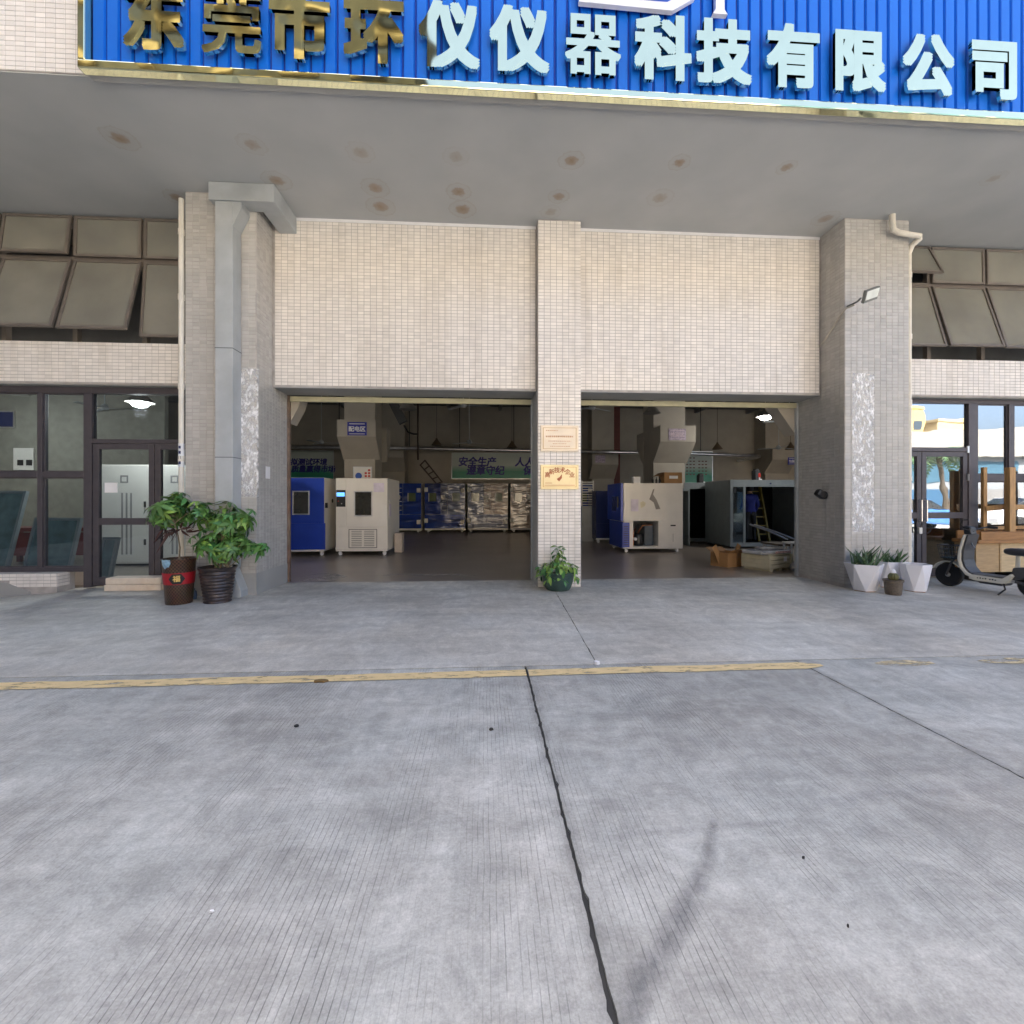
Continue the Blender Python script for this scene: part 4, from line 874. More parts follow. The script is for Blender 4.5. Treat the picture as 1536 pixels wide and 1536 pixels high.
for (sx_, sy_) in ((-.345, -.292), (.345, -.292), (-.345, .292), (.345, .292)): L(sx_ - .03, sx_ + .03, sy_ - .011, sy_ + .011, .052, .31).build('corner_batten', T_pale, cr, world=False)
for k in range(3): L(-.36, .36, -.28, -.262, .055 + k * .085, .128 + k * .085).build('board', T_pale, cr, world=False, bevel=.002); L(-.36, .36, .262, .28, .055 + k * .085, .135 + k * .085).build('board', T_pale, cr, world=False); L(.342, .36, -.261, .261, .055 + k * .085, .135 + k * .085).build('board', T_pale, cr, world=False, bevel=.002); L(-.36, -.342, -.261, .261, .055 + k * .085, .135 + k * .085).build('board', T_pale, cr, world=False)
L(-.36, .36, -.28, .28, .312, .325).build('lid', T_pale, cr, world=False); L(.10, .20, -.284, -.281, .18, .27).build('shipping_label', T_paper, cr, world=False)
T_film = mat('grey_plastic_wrap', (.50, .51, .54), .2, var=.25, scale=8, bump=.8, bscale=14, coat=.6)
wp_ = thing('wrapped_parcel', (5.72, 9.0, .327), 'flat grey plastic wrapped parcel on the crate', 'parcel', rz=R(20))
L(-.42, .40, -.25, .22, .0, .07).build('parcel_body', T_film, wp_, world=False, bevel=.02); L(-.05, .40, -.253, -.251, .012, .058).build('label_strip', mat('red_white_label', (.62, .40, .38), .5, var=.5, scale=25), wp_, world=False)
wq = tag(B(5.6, 6.05, 8.93, 9.2, .40, .45).build('flat_parcel', T_film, bevel=.015), 'thin second parcel lying on the wrapped parcel', 'parcel')
tr = thing('hand_trolley', (6.5, 9.6, 0), 'steel hand trolley with long handles near the door jamb', 'trolley')
for dy in (0, .38): MB().tube([(5.9, 9.7 + dy * .4, .86), (6.3, 9.6 + dy * .6, .72), (6.75, 9.45 + dy, .52)], .018, 8).build('handle_bar', T_steel, tr, smooth=True)
L_ = [(6.3, 9.45), (6.3, 9.95), (6.85, 9.45), (6.85, 9.95)]
B(6.25, 6.9, 9.4, 10.0, .42, .46).build('deck', mat('dark_deck', (.10, .08, .06), .7), tr)
for (x_, y_) in L_: B(x_ - .02, x_ + .02, y_ - .02, y_ + .02, .12, .42).build('leg', T_steel, tr); MB().lathe([(0, -.02), (.06, -.02), (.06, .02), (0, .02)], (x_, y_, .062), 12, m=Matrix.Rotation(R(90), 3, 'X')).build('wheel', T_black, tr)
pb = MB()
rg = random.Random(5); ringz = [(.0, .17), (.06, .20), (.13, .17), (.2, .11), (.26, .05), (.27, .0)]
for (z_, r_) in ringz: pass
pbv = [(6.28 + r_ * math.cos(k * .524) * rg.uniform(.8, 1.15), 8.75 + r_ * .8 * math.sin(k * .524) * rg.uniform(.8, 1.15), z_ + .004) for (z_, r_) in ringz for k in range(12)]
tag(MB().add(pbv, [(i * 12 + k, i * 12 + (k + 1) % 12, (i + 1) * 12 + (k + 1) % 12, (i + 1) * 12 + k) for i in range(5) for k in range(12)] + [tuple(range(11, -1, -1))]).build('plastic_bag', T_film), 'crumpled pale plastic bag on the floor by the door jamb', 'bag')
bkt = thing('pedestal', (6.4, 9.1, 0), 'grey steel stool with white top behind the bag', 'stool')
for (x_, y_) in ((6.3, 9.05), (6.55, 9.05), (6.3, 9.28), (6.55, 9.28)): B(x_ - .015, x_ + .015, y_ - .015, y_ + .015, .003, .50).build('leg', T_steel, bkt)
B(6.27, 6.58, 9.02, 9.31, .50, .53).build('seat', T_paper, bkt, bevel=.008)
# foot plate beside the white chamber
tag(B(-2.36, -2.16, 12.4, 12.7, .004, .52).build('narrow_carton', mat('beige_carton', (.50, .43, .36), .7), bevel=.01), 'narrow beige carton standing against the white chamber side', 'carton')

# ------------------------------------------------------------------ lamps, fans, rails, banners in the hall
T_lampsh = mat('lamp_shade_grey', (.20, .19, .17), .5); T_lampbr = mat('lamp_shade_brown', (.11, .075, .04), .6)
def pendant(x, y, z, r, h, m, label, lit=0., glow=20, group='pendant lamps hanging in the hall'):
    t = thing('pendant_lamp', (x, y, z), label, 'lamp', group)
    MB().tube([(0, 0, h), (0, 0, SOF - .05 - z)], .008, 6).build('cord', T_blackp if not lit else T_pvc, t, world=False)
    MB().lathe([(r, 0), (r * .98, .015), (.05, h * .8), (.03, h), (0.0, h + .01)], (0, 0, 0), 20).build('lamp_shade', m, t, world=False, smooth=True)
    if lit:
        MB().lathe([(0, -.10), (r * .45, -.075), (r * .62, -.03), (r * .66, -.004), (0, -.004)], (0, 0, 0), 18).build('lamp_diffuser', mat('lit_diffuser', (1, .98, .94), .5, emit=lit), t, world=False, smooth=True)
        l = bpy.data.lights.new('lamp_glow', 'POINT'); l.energy = glow; l.shadow_soft_size = .12; l.color = (1, .96, .9)
        lo = bpy.data.objects.new('lamp_glow', l); COL.objects.link(lo); lo.parent = t; lo.location = (0, 0, -.2)
    return t
def atp(px_, py, Y): p = at(px_, py, Y); return p.x, Y, p.z
x_, y_, z_ = atp(1148, 625, 12.4); pendant(x_, y_, z_, .24, .26, T_lampsh, 'lit pendant lamp over the hollow chamber shell with the worker', 14.)
x_, y_, z_ = atp(210, 604, 9.5); pendant(x_, y_, z_, .24, .26, T_lampsh, 'lit pendant lamp behind the glazing above the left door', 14., 26)
pendant(-11.5, 11.2, 3.6, .24, .26, T_lampsh, 'lit pendant lamp in front of the partition wall', 14., 16)
for px_, py, Y, lab in ((655, 668, 19.0, 'brown cone pendant lamp over the leaning ladder'), (768, 672, 19.0, 'brown cone pendant lamp over the slogan banner'), (1076, 674, 19.0, 'brown cone pendant lamp over the green notice board'), (1186, 674, 19.0, 'brown cone pendant lamp in front of the small blue sign')):
    x_, y_, z_ = atp(px_, py, Y); pendant(x_, y_, z_, .22, .30, T_lampbr, lab)
for px_, py, Y, lab in ((612, 614, 12.5, 'grey unlit pendant lamp beside the left hall column'), (978, 620, 12.5, 'grey unlit cone lamp beside the right hall column'), (25, 592, 12.0, 'grey unlit pendant lamp behind the left shopfront')):
    x_, y_, z_ = atp(px_, py, Y); pendant(x_, y_, z_, .24, .30, T_lampsh, lab)
def fan(px_, py, Y, lab, ph=0., r=.68):
    x_, y_, z_ = atp(px_, py, Y)
    t = thing('ceiling_fan', (x_, y_, z_), lab, 'fan', 'ceiling fans on long rods')
    MB().tube([(0, 0, .10), (0, 0, SOF - .05 - z_)], .012, 6).build('rod', T_duct, t, world=False)
    MB().lathe([(0, -.06), (.07, -.05), (.10, 0), (.08, .06), (.03, .11), (0, .11)], (0, 0, 0), 14).build('motor', T_duct, t, world=False, smooth=True)
    for k in range(3):
        a = ph + k * 2.094; m = Matrix.Rotation(a, 3, 'Z') @ Matrix.Rotation(R(10), 3, 'X')
        MB().obox(m @ Vector((r / 2 + .08, 0, 0)), (r, .12, .008), m).build('blade', T_duct, t, world=False)
for a in ((482, 664, 17.5, 'ceiling fan in front of the left banner', .2), (704, 664, 17.5, 'ceiling fan between the two far brown lamps', .5), (1168, 672, 17.5, 'ceiling fan right of the green notice board', .3), (1184, 632, 13.5, 'ceiling fan near the lit lamp by the right jamb', .9),
          (695, 608, 13.0, 'ceiling fan over the wrapped chambers', .1), (888, 612, 13.0, 'ceiling fan right behind the tiled pillar', .6), (157, 612, 12.5, 'ceiling fan behind the left shopfront door glass', .4)): fan(*a)
rail = thing('conduit_rail', (2, 19.6, 3.4), 'long bright metal duct rail across the back of the hall', 'rail')
zr = 3.55
MB().tube([(-14, 19.6, zr + .06), (-3, 19.6, zr + .03), (3, 19.6, zr - .05), (9, 19.6, zr - .12), (11.8, 19.6, zr - .20), (12.3, 19.8, zr - .2), (12.5, 20.4, zr - .2), (12.5, 21.9, zr - .2)], .075, 12).build('rail_tube', T_steel, rail, smooth=True)
for x_ in (-9, -6, -3.1, -1.0, 1.3, 3.6, 7.2, 9.5): B(x_ - .015, x_ + .015, 19.59, 19.61, zr + .0, SOF - .05).build('hanger', T_blackp, rail)
# banners on the back wall
def grad(name, c1, c2, c3):
    m = bpy.data.materials.new(name); m.use_nodes = True; nt = m.node_tree; N = nt.nodes; L2 = nt.links; b = N['Principled BSDF']; b.inputs['Roughness'].default_value = .35
    tc = N.new('ShaderNodeTexCoord'); nz = N.new('ShaderNodeTexNoise'); nz.inputs['Scale'].default_value = .8; L2.new(tc.outputs['Generated'], nz.inputs['Vector'])
    sp_ = N.new('ShaderNodeSeparateXYZ'); L2.new(tc.outputs['Generated'], sp_.inputs[0])
    ad = N.new('ShaderNodeMath'); ad.operation = 'MULTIPLY_ADD'; ad.inputs[1].default_value = .7; L2.new(nz.outputs['Fac'], ad.inputs[0]); L2.new(sp_.outputs['Z'], ad.inputs[2])
    rp = N.new('ShaderNodeValToRGB'); cr_ = rp.color_ramp; cr_.elements[0].position = .38; cr_.elements[0].color = (*c1, 1); cr_.elements[1].position = 1.0; cr_.elements[1].color = (*c3, 1)
    for p, c in ((.55, c2), (.98, c2)): e = cr_.elements.new(p); e.color = (*c, 1)
    mr = N.new('ShaderNodeMapRange'); mr.inputs['From Max'].default_value = 1.55; L2.new(ad.outputs[0], mr.inputs[0]); L2.new(mr.outputs[0], rp.inputs[0]); L2.new(rp.outputs[0], b.inputs['Base Color'])
    return m
Mban = grad('banner_print', (.05, .35, .22), (.55, .60, .55), (.03, .32, .40))
T_ink = mat('navy_print', (.03, .03, .25), .5)
def banner(x0, x1, z0, z1, y, label, rows, size, cat='banner'):
    t = thing('banner', ((x0 + x1) / 2, y, z0), label, cat)
    B(x0, x1, y, y + .02, z0, z1).build('sheet', Mban, t)
    for q in ((x0 - .02, x0, z0, z1), (x1, x1 + .02, z0, z1), (x0 - .02, x1 + .02, z1, z1 + .02), (x0 - .02, x1 + .02, z0 - .02, z0)): B(q[0], q[1], y - .01, y + .02, q[2], q[3]).build('edge_trim', T_steel, t)
    for (s, cx, cz) in [(ch, r[1] + (i - (len(r[0]) - 1) / 2) * size * .98 / (x1 - x0), r[2]) for r in rows for i, ch in enumerate(r[0]) if ch != ' ']: text_mesh('banner_character', s, size, .002, T_ink, t, (x0 + (x1 - x0) * cx, y - .004, z0 + (z1 - z0) * cz), bold=size * .03, shear=.12)
bz0, bz1 = at(740, 718, 21.96).z, at(740, 680, 21.96).z
banner(at(678, 700, 21.96).x, 3.4, bz0, bz1, 21.96, 'white green slogan banner with two lines of blue characters', [('安全生产  人人有责', .52, .64), ('遵章守纪  保障安全', .60, .30)], .46)
bz0, bz1 = at(460, 720, 21.96).z, at(460, 676, 21.96).z
banner(at(405, 700, 21.96).x, at(500, 700, 21.96).x, bz0, bz1, 21.96, 'blue green banner behind the bright blue chamber', [('模拟测试环境', .55, .60), ('质量赢得市场', .68, .36)], .34)
x0_, x1_ = at(1015, 700, 21.96).x, at(1068, 700, 21.96).x; bz0, bz1 = at(1040, 724, 21.96).z, at(1040, 678, 21.96).z
nb = thing('notice_board', ((x0_ + x1_) / 2, 21.95, bz0), 'green white notice board with rows of small text', 'board')
B(x0_, x1_, 21.95, 21.97, bz0, bz1).build('sheet', Mban, nb)
for q in ((x1_, x1_ + .03, bz0, bz1), (x0_, x1_ + .03, bz1, bz1 + .03), (x0_, x1_ + .03, bz0 - .03, bz0)): B(q[0], q[1], 21.93, 21.97, q[2], q[3]).build('edge_trim', T_steel, nb)
for r_ in range(6):
    for c_ in range(7):
        if r_ == 0 and c_ > 3: continue
        xx = x0_ + .30 + c_ * .17 + (.1 if c_ > 3 else 0); zz = bz1 - .32 - r_ * .16; B(xx, xx + .10, 21.944, 21.949, zz, zz + .05).build('printed_word', mat('brown_print', (.16, .07, .06), .6), nb)
# signs on the hall columns
T_signb = mat('sign_blue', (.03, .035, .30), .4)
def colsign(px0, px1, py0, py1, Y, label, txt=None, m=T_signb, tm=T_paper):
    a, b, c, d = px_rect(px0, px1, py0, py1, Y)
    t = thing('area_sign', ((a + b) / 2, Y, c), label, 'sign')
    B(a, b, Y, Y + .012, c, d).build('plate', m, t)
    if txt: text_mesh('sign_text', txt, (d - c) * .42, .002, tm, t, ((a + b) / 2, Y - .003, (c + d) / 2 - .02), bold=(d - c) * .012)
    B(a + (b - a) * .1, b - (b - a) * .1, Y - .003, Y - .0005, d - (d - c) * .17, d - (d - c) * .11).build('print_line', tm, t); B(a + (b - a) * .1, b - (b - a) * .1, Y - .003, Y - .0005, c + (d - c) * .09, c + (d - c) * .13).build('print_line', tm, t)
colsign(521, 550, 633, 653, 14.46 - .635, 'dark blue area sign on the corbel over the white chamber', '配电区')
colsign(1003, 1029, 643, 660, 14.46 - .635, 'faded area sign partly peeled on the right hall column', '检测区', mat('faded_sign', (.42, .34, .42), .6, var=.4, scale=14), mat('faded_ink', (.62, .50, .55), .7))
colsign(1182, 1198, 686, 697, 21.1 - .635, 'small dark blue sign on the far right corbel', '包装区')
colsign(893, 908, 683, 694, 21.1 - .635, 'small faded sign on the corbel left of the red post', None, mat('faded_sign'), mat('faded_ink'))
pst = thing('column_poster', (-3.85, 14.44, 2.1), 'framed white poster with round blue emblem behind the white chamber', 'poster')
a, b, c, d = px_rect(531, 557, 701, 722, 14.45)
B(a, b, 14.44, 14.455, c - .1, d).build('board', T_white_en, pst)
for q in ((a - .02, a, c - .1, d), (b, b + .02, c - .1, d), (a - .02, b + .02, d, d + .02)): B(q[0], q[1], 14.43, 14.455, q[2], q[3]).build('frame', T_steel, pst)
MB().lathe([(.05, 0), (.10, 0), (.10, .004), (.05, .004)], ((a + b) / 2 - .12, 14.437, (c + d) / 2 - .05), 20, m=Matrix.Rotation(R(90), 3, 'X')).build('emblem', mat('emblem_blue', (.03, .10, .45), .5), pst)
for k in range(2):
    for j in range(4 - k): B(b - .10 - k * .10, b - .03 - k * .10, 14.436, 14.439, d - .12 - j * .09 - k * .09, d - .06 - j * .09 - k * .09).build('red_character', mat('red_ink', (.55, .05, .04), .5), pst)
# leaning ladder, bracket and cable
lad = thing('leaning_ladder', (-2.3, 19.3, 2.1), 'dark brown ladder lying slanted on the wrapped chambers', 'ladder')
T_lad = mat('dark_brown_steel', (.05, .03, .02), .6)
pA, pB = at(630, 697, 20.3), at(655, 726, 20.3); pC, pD = at(637, 690, 20.3), at(664, 724, 20.3)
MB().bar(pA, pB, .12, .06).build('rail', T_lad, lad); MB().bar(pC, pD, .12, .06).build('rail', T_lad, lad)
for k in range(5): t = .02 + k * .24; MB().bar(pA.lerp(pB, t), pC.lerp(pD, t), .09, .05).build('rung', T_lad, lad)
brk = thing('wall_bracket', (-3.2, 17.5, 4.8), 'black slanted steel brace beside the left hall column', 'bracket')
MB().bar(at(588, 600, 16.5), at(605, 634, 16.5), .22, .3).build('brace', T_deck, brk)
MB().tube([at(606, 638, 16.5), at(612, 648, 16.5), at(620, 651, 16.5), at(627, 651, 16.5)], .03, 8).build('hose', T_black, brk, smooth=True)
MB().tube([at(627, 606, 16.5), at(627, 690, 16.5)], .035, 8).build('post', T_lad, brk)

# ------------------------------------------------------------------ behind the left shopfront
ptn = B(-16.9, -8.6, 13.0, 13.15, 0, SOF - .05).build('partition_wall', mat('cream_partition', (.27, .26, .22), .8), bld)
pic = thing('blue_picture', (-12.6, 12.98, 2.9), 'dark blue framed picture on the partition wall', 'picture')
a_, b_, c__, d_ = px_rect(-6, 20, 618, 640, 12.97); B(a_ - .6, b_, 12.97, 12.99, c__, d_).build('print', T_navy, pic)
for q in ((a_ - .63, a_ - .6, c__, d_), (b_, b_ + .03, c__, d_), (a_ - .63, b_ + .03, d_, d_ + .03), (a_ - .63, b_ + .03, c__ - .03, c__)): B(q[0], q[1], 12.96, 12.99, q[2], q[3]).build('frame', T_steel, pic)
ntc = thing('wall_notice', (-11.2, 12.98, 1.9), 'framed pale notice with two dark emblems on the partition wall', 'notice')
a_, b_, c__, d_ = px_rect(20, 50, 672, 705, 12.97); B(a_, b_, 12.97, 12.99, c__, d_).build('sheet', T_white_en, ntc)
for k in range(2): B(a_ + .1 + k * .22, a_ + .25 + k * .22, 12.965, 12.9695, c__ + .12, c__ + .27).build('emblem', T_in, ntc)
wc = thing('white_cabinets', (-7.6, 10.2, 0), 'tall white cabinet pair with grey stripes behind the left door', 'cabinet')
xA, xB = at(150, 780, 10.2).x, -5.0
B(xA, xB, 10.23, 11.3, .05, 2.15).build('carcass', T_white_en, wc)
nn = 3; ww = (xB - xA) / nn
for k in range(nn):
    d_ = B(xA + k * ww + .006, xA + (k + 1) * ww - .006, 10.2, 10.23, .08, 2.13).build('door', T_white_en, wc, bevel=.005)
    for j in range(3): B(xA + k * ww + ww * .42 + j * .09, xA + k * ww + ww * .42 + j * .09 + .035, 10.196, 10.1995, .25, 1.55).build('stripe', mat('stripe_grey', (.30, .29, .29), .5), d_)
    xq = xA + k * ww + ww * .48
    for q in ((xq - .08, xq + .08, 1.76, 1.79), (xq - .08, xq + .08, 1.89, 1.92), (xq - .08, xq - .05, 1.79, 1.89), (xq + .05, xq + .08, 1.79, 1.89)): B(q[0], q[1], 10.194, 10.1995, q[2], q[3]).build('emblem_side', mat('stripe_grey'), d_)
    for z in (.45, 1.25): B(xA + (k + 1) * ww - .12, xA + (k + 1) * ww - .09, 10.17, 10.1995, z, z + .12).build('handle', T_blackp, d_)
B(xA, xB, 10.35, 11.2, .003, .05).build('base', T_blackp, wc)
def lean(px0, px1, pyt, Y, label, tilt=R(-13), h=None):
    a, b = at(px0, 830, Y).x, at(px1, 830, Y).x; z1 = at(px0, pyt, Y).z
    h = z1 / math.cos(tilt); w = b - a
    t = thing('glazed_lid', (a, Y - .1, .02), label, 'lid'); t.rotation_euler = (tilt, 0, R(-6))
    for q in ((0, .05, 0, h), (w - .05, w, 0, h), (.05, w - .05, h - .05, h), (.05, w - .05, 0, .05)): MB().box(q[0], q[1], -.03, .03, q[2], q[3]).build('edge_frame', T_shell, t, world=False, bevel=.004)
    MB().box(.05, w - .05, -.01, .01, .05, h - .05).build('panel_face', mat('teal_grey_sheet', (.13, .20, .21), .15, var=.3, spec=.7), t, world=False)
lean(-40, 24, 738, 8.7, 'tall teal panel with steel edge leaning behind left glass')
lean(40, 118, 779, 8.7, 'low wide teal panel leaning behind the shopfront mullion')
lean(150, 176, 808, 8.6, 'short teal panel leaning behind the left door glass')
rc = thing('red_bench', (-9.3, 10.6, 0), 'dark red workbench behind the leaning panels', 'bench')
B(-10.6, -8.3, 10.5, 11.2, .72, .80).build('top', mat('dark_red_paint', (.16, .02, .02), .5), rc)
for (x_, y_) in ((-10.5, 10.55), (-8.4, 10.55), (-10.5, 11.12), (-8.4, 11.12)): B(x_ - .04, x_ + .04, y_ - .04, y_ + .04, .002, .72).build('leg', mat('dark_red_paint'), rc)
B(-10.45, -8.45, 10.56, 10.58, .2, .70).build('apron', mat('dark_red_paint'), rc)

# ------------------------------------------------------------------ potted plants by the left column
def leaflet(mb, a, ln, w, droop, m):
    """one pointed leaflet from the hub along direction a"""
    prof = [(.0, .08), (.25, .75), (.5, 1.), (.75, .72), (1., .03)]
    vs = []
    for t, k in prof:
        x = ln * t; z = -droop * ln * t * t + .02 * ln * math.sin(t * 3.14)
        for s, dz in ((-1, .10), (0, -.03), (1, .10)): vs.append(m @ Vector((x * math.cos(a) - s * w * k * math.sin(a), x * math.sin(a) + s * w * k * math.cos(a), z + dz * w * k)))
    fs = []
    for i in range(4):
        for j in range(2): fs.append((i * 3 + j, i * 3 + j + 1, (i + 1) * 3 + j + 1, (i + 1) * 3 + j))
    mb.add(vs, fs)
def palmate(seed, n, ln, droop, mt, petiole=.14):
    rg = random.Random(seed); mb = MB(); I3 = Matrix.Identity(3)
    for k in range(n): leaflet(mb, 2 * math.pi * k / n + rg.uniform(-.15, .15), ln * rg.uniform(.8, 1.12), ln * .155, droop * rg.uniform(.5, 1.5), Matrix.Rotation(rg.uniform(-.15, .15), 3, 'X'))
    mb.tube([(0, 0, 0), (rg.uniform(-.02, .02), .01, -petiole * .5), (0, .03, -petiole)], .0035, 5)
    o = mb.build('leaf', mt, None, smooth=True); me = o.data; bpy.data.objects.remove(o); return me
LEAVES = [palmate(i, (7, 6, 7, 5)[i % 4], (.15, .13, .165, .12)[i % 4], (.35, .5, .25, .6)[i % 4], T_leaf) for i in range(5)]
T_leafg = mat('leaf_mid_green', (.075, .22, .06), .33, var=.3, scale=6, rnd=.3)
LEAVESB = [palmate(20 + i, 6, .14, .55, T_leafb) for i in range(2)] + [palmate(30 + i, 7, .15, .4, T_leafg) for i in range(2)]
def crown(t, c, rad, n, seed, tip=.0):
    rg = random.Random(seed); c = Vector(c); tips = []
    for k in range(max(5, n // 7)):
        v = Vector((rg.gauss(0, 1), rg.gauss(0, 1), rg.gauss(.1, .9))).normalized(); rr = rg.uniform(.35, .92)
        tips.append(c + Vector((v.x * rad[0], v.y * rad[1], v.z * rad[2])) * rr)
    for k in range(n):
        tp = tips[k % len(tips)]; v = Vector((rg.gauss(0, 1), rg.gauss(0, 1), rg.gauss(.2, 1))).normalized()
        p = tp + v * rg.uniform(.03, .15)
        nrm = (v * .9 + (tp - c).normalized() * .7 + Vector((0, 0, .8)) + Vector((rg.uniform(-.3, .3), rg.uniform(-.3, .3), 0))).normalized()
        me = rg.choice(LEAVES * 2 + LEAVESB)
        o = bpy.data.objects.new('leaf', me); COL.objects.link(o); o.parent = t; o.location = p - t.location
        o.rotation_euler = (nrm.to_track_quat('Z', 'Y') @ Matrix.Rotation(rg.uniform(0, 6.28), 3, 'Z').to_quaternion()).to_euler(); s = rg.uniform(.7, 1.25); o.scale = (s, s, s)
    for tp in tips:
        b0 = c - Vector((0, 0, rad[2] * 1.1)); MB().tube([b0 - t.location, b0.lerp(tp, .5) + Vector((0, 0, .04)) - t.location, tp - t.location], [.007, .005, .004], 6).build('branch', T_stem, t, world=False, smooth=True)
p1 = atz(256, 909, 0); p1 = Vector((p1.x, p1.y + .17, 0))
pt1 = thing('potted_plant', p1, 'leafy plant in a brown woven pattern pot with red luck band', 'plant')
def basket():
    m = bpy.data.materials.new('woven_brown'); m.use_nodes = True; N = m.node_tree.nodes; L2 = m.node_tree.links; b = N['Principled BSDF']; b.inputs['Roughness'].default_value = .35
    tc = N.new('ShaderNodeTexCoord'); sp_ = N.new('ShaderNodeSeparateXYZ'); L2.new(tc.outputs['Object'], sp_.inputs[0])
    at2 = N.new('ShaderNodeMath'); at2.operation = 'ARCTAN2'; L2.new(sp_.outputs['Y'], at2.inputs[0]); L2.new(sp_.outputs['X'], at2.inputs[1])
    ml = N.new('ShaderNodeMath'); ml.operation = 'MULTIPLY'; ml.inputs[1].default_value = 9.2; L2.new(at2.outputs[0], ml.inputs[0])
    mz = N.new('ShaderNodeMath'); mz.operation = 'MULTIPLY'; mz.inputs[1].default_value = 42; L2.new(sp_.outputs['Z'], mz.inputs[0])
    cx = N.new('ShaderNodeCombineXYZ'); L2.new(ml.outputs[0], cx.inputs[0]); L2.new(mz.outputs[0], cx.inputs[1])
    ck = N.new('ShaderNodeTexChecker'); ck.inputs['Scale'].default_value = 1.0; ck.inputs[1].default_value = (.03, .014, .010, 1); ck.inputs[2].default_value = (.11, .055, .028, 1); L2.new(cx.outputs[0], ck.inputs['Vector'])
    nz = N.new('ShaderNodeTexNoise'); nz.inputs['Scale'].default_value = 9; L2.new(tc.outputs['Object'], nz.inputs['Vector'])
    mx = N.new('ShaderNodeMixRGB'); mx.blend_type = 'MULTIPLY'; mx.inputs[0].default_value = .7; L2.new(ck.outputs[0], mx.inputs[1]); L2.new(nz.outputs['Color'], mx.inputs[2])
    g = N.new('ShaderNodeGamma'); g.inputs[1].default_value = .9; L2.new(mx.outputs[0], g.inputs[0]); L2.new(g.outputs[0], b.inputs['Base Color'])
    bp = N.new('ShaderNodeBump'); bp.inputs['Strength'].default_value = .6; bp.inputs['Distance'].default_value = .004; L2.new(ck.outputs['Fac'], bp.inputs['Height']); L2.new(bp.outputs[0], b.inputs['Normal'])
    return m
pot = MB().lathe([(.0, .0), (.150, .0), (.155, .01), (.168, .20), (.178, .36), (.196, .585), (.205, .60), (.205, .612), (.19, .612), (.18, .57), (.0, .57)], (0, 0, 0), 32).build('pot', basket(), pt1, world=False, smooth=True)
def potr(z): return .155 + (z - .01) / .575 * .041
bnd = MB()
z0b, z1b = .275, .43
bnd.lathe([(potr(z0b) + .002, z0b), (potr(z1b) + .006, z1b)], (0, 0, 0), 32); bnd.f = bnd.f[:32]
bnd.build('red_band', mat('red_band', (.36, .012, .02), .45), pot, world=False, smooth=True)
fa_ = R(-66)   # faces the camera
def onpot(a, z, e): r = potr(z) + e; return Vector((r * math.cos(a), r * math.sin(a), z))
hexa = [(-.36, .3525), (-.22, .42), (.22, .42), (.36, .3525), (.22, .285), (-.22, .285)]
hv_ = []; hf_ = []
for i in range(9):
    t = -.50 + 1.0 * i / 8; hh = .068 * min(1, (.50 - abs(t)) / .25)
    hv_ += [onpot(fa_ + t, .3525 - hh, .010), onpot(fa_ + t, .3525 + hh, .012)]
MB().add(hv_, [(2 * i, 2 * i + 2, 2 * i + 3, 2 * i + 1) for i in range(8)]).build('dark_hexagon', T_black, pot, world=False)
c_ = onpot(fa_, .352, .014)
text_mesh('luck_character', '福', .088, .001, mat('gold_print', (.62, .45, .14), .35, metal=.4), pot, c_, (R(90), 0, fa_ + R(90)), .0012, world=False)
bag = []
for i in range(7):
    t = -.95 + .62 * i / 6; w1_ = .014 * math.sin(i * 2.2); bag += [onpot(fa_ + t, .565 - .07 * math.sin(i / 6 * 2.6 + .4) + w1_, .008 + .006 * (i % 2)), onpot(fa_ + t, .612 + w1_ * .3, .016)]
MB().add(bag, [(2 * i, 2 * i + 2, 2 * i + 3, 2 * i + 1) for i in range(6)]).build('blue_plastic_rag', mat('pale_blue_plastic', (.24, .40, .52), .3, var=.3, scale=20), pot, world=False)
MB().lathe([(.0, .572), (.17, .571), (.0, .60)][1:] + [(0, .60)], (0, 0, 0), 20).build('soil', T_soil, pt1, world=False)
c1 = at(258, 772, p1.y)
MB().tube([(0, 0, .57), (.01, .0, .75), (-.015, .0, .92), (c1.x - p1.x, 0, c1.z)], [.012, .010, .008, .006], 7).build('stem', T_stem, pt1, world=False, smooth=True)
crown(pt1, c1 + Vector((0, .02, .06)), (.42, .28, .18), 60, 3)
DL = [palmate(40, 4, .11, 1.6, T_dead), palmate(41, 3, .12, 2.0, T_dead)]
for k in range(6):
    o = bpy.data.objects.new('withered_leaf', DL[k % 2]); COL.objects.link(o); o.parent = pt1; o.location = (c1.x - p1.x - .10 + .05 * k, .03 * (k % 3), c1.z - .20 - .03 * (k % 2)); o.rotation_euler = (.4 * k, .3, k)
p2 = atz(315, 907, 0); p2 = Vector((p2.x, p2.y + .18, 0))
pt2 = thing('potted_plant', p2, 'bushy palmate leaved plant in a dark ribbed pot', 'plant')
prof2 = [(0, 0), (.165, 0)]
for k in range(48):
    t = k / 47; prof2.append((.165 + t * .055 + .006 * math.cos(t * 2 * math.pi * 10), .01 + t * .44))
prof2 += [(.238, .47), (.242, .485), (.23, .485), (.215, .44), (0, .44)]
MB().lathe(prof2, (0, 0, 0), 36).build('pot', mat('ribbed_dark_bronze', (.045, .036, .036), .3, var=.3, scale=12, metal=.2, dirt=(.16, .11, .09), dscale=6), pt2, world=False, smooth=True)
MB().lathe([(.215, .445), (0, .465)], (0, 0, 0), 20).build('soil', T_soil, pt2, world=False)
c2 = at(334, 806, p2.y)
for k in range(3): MB().tube([(.03 * k - .03, 0, .44), (.05 * k - .04, .01, .62), (c2.x - p2.x + (k - 1) * .15, .02, c2.z)], [.012, .010, .006], 7).build('stem', T_stem, pt2, world=False, smooth=True)
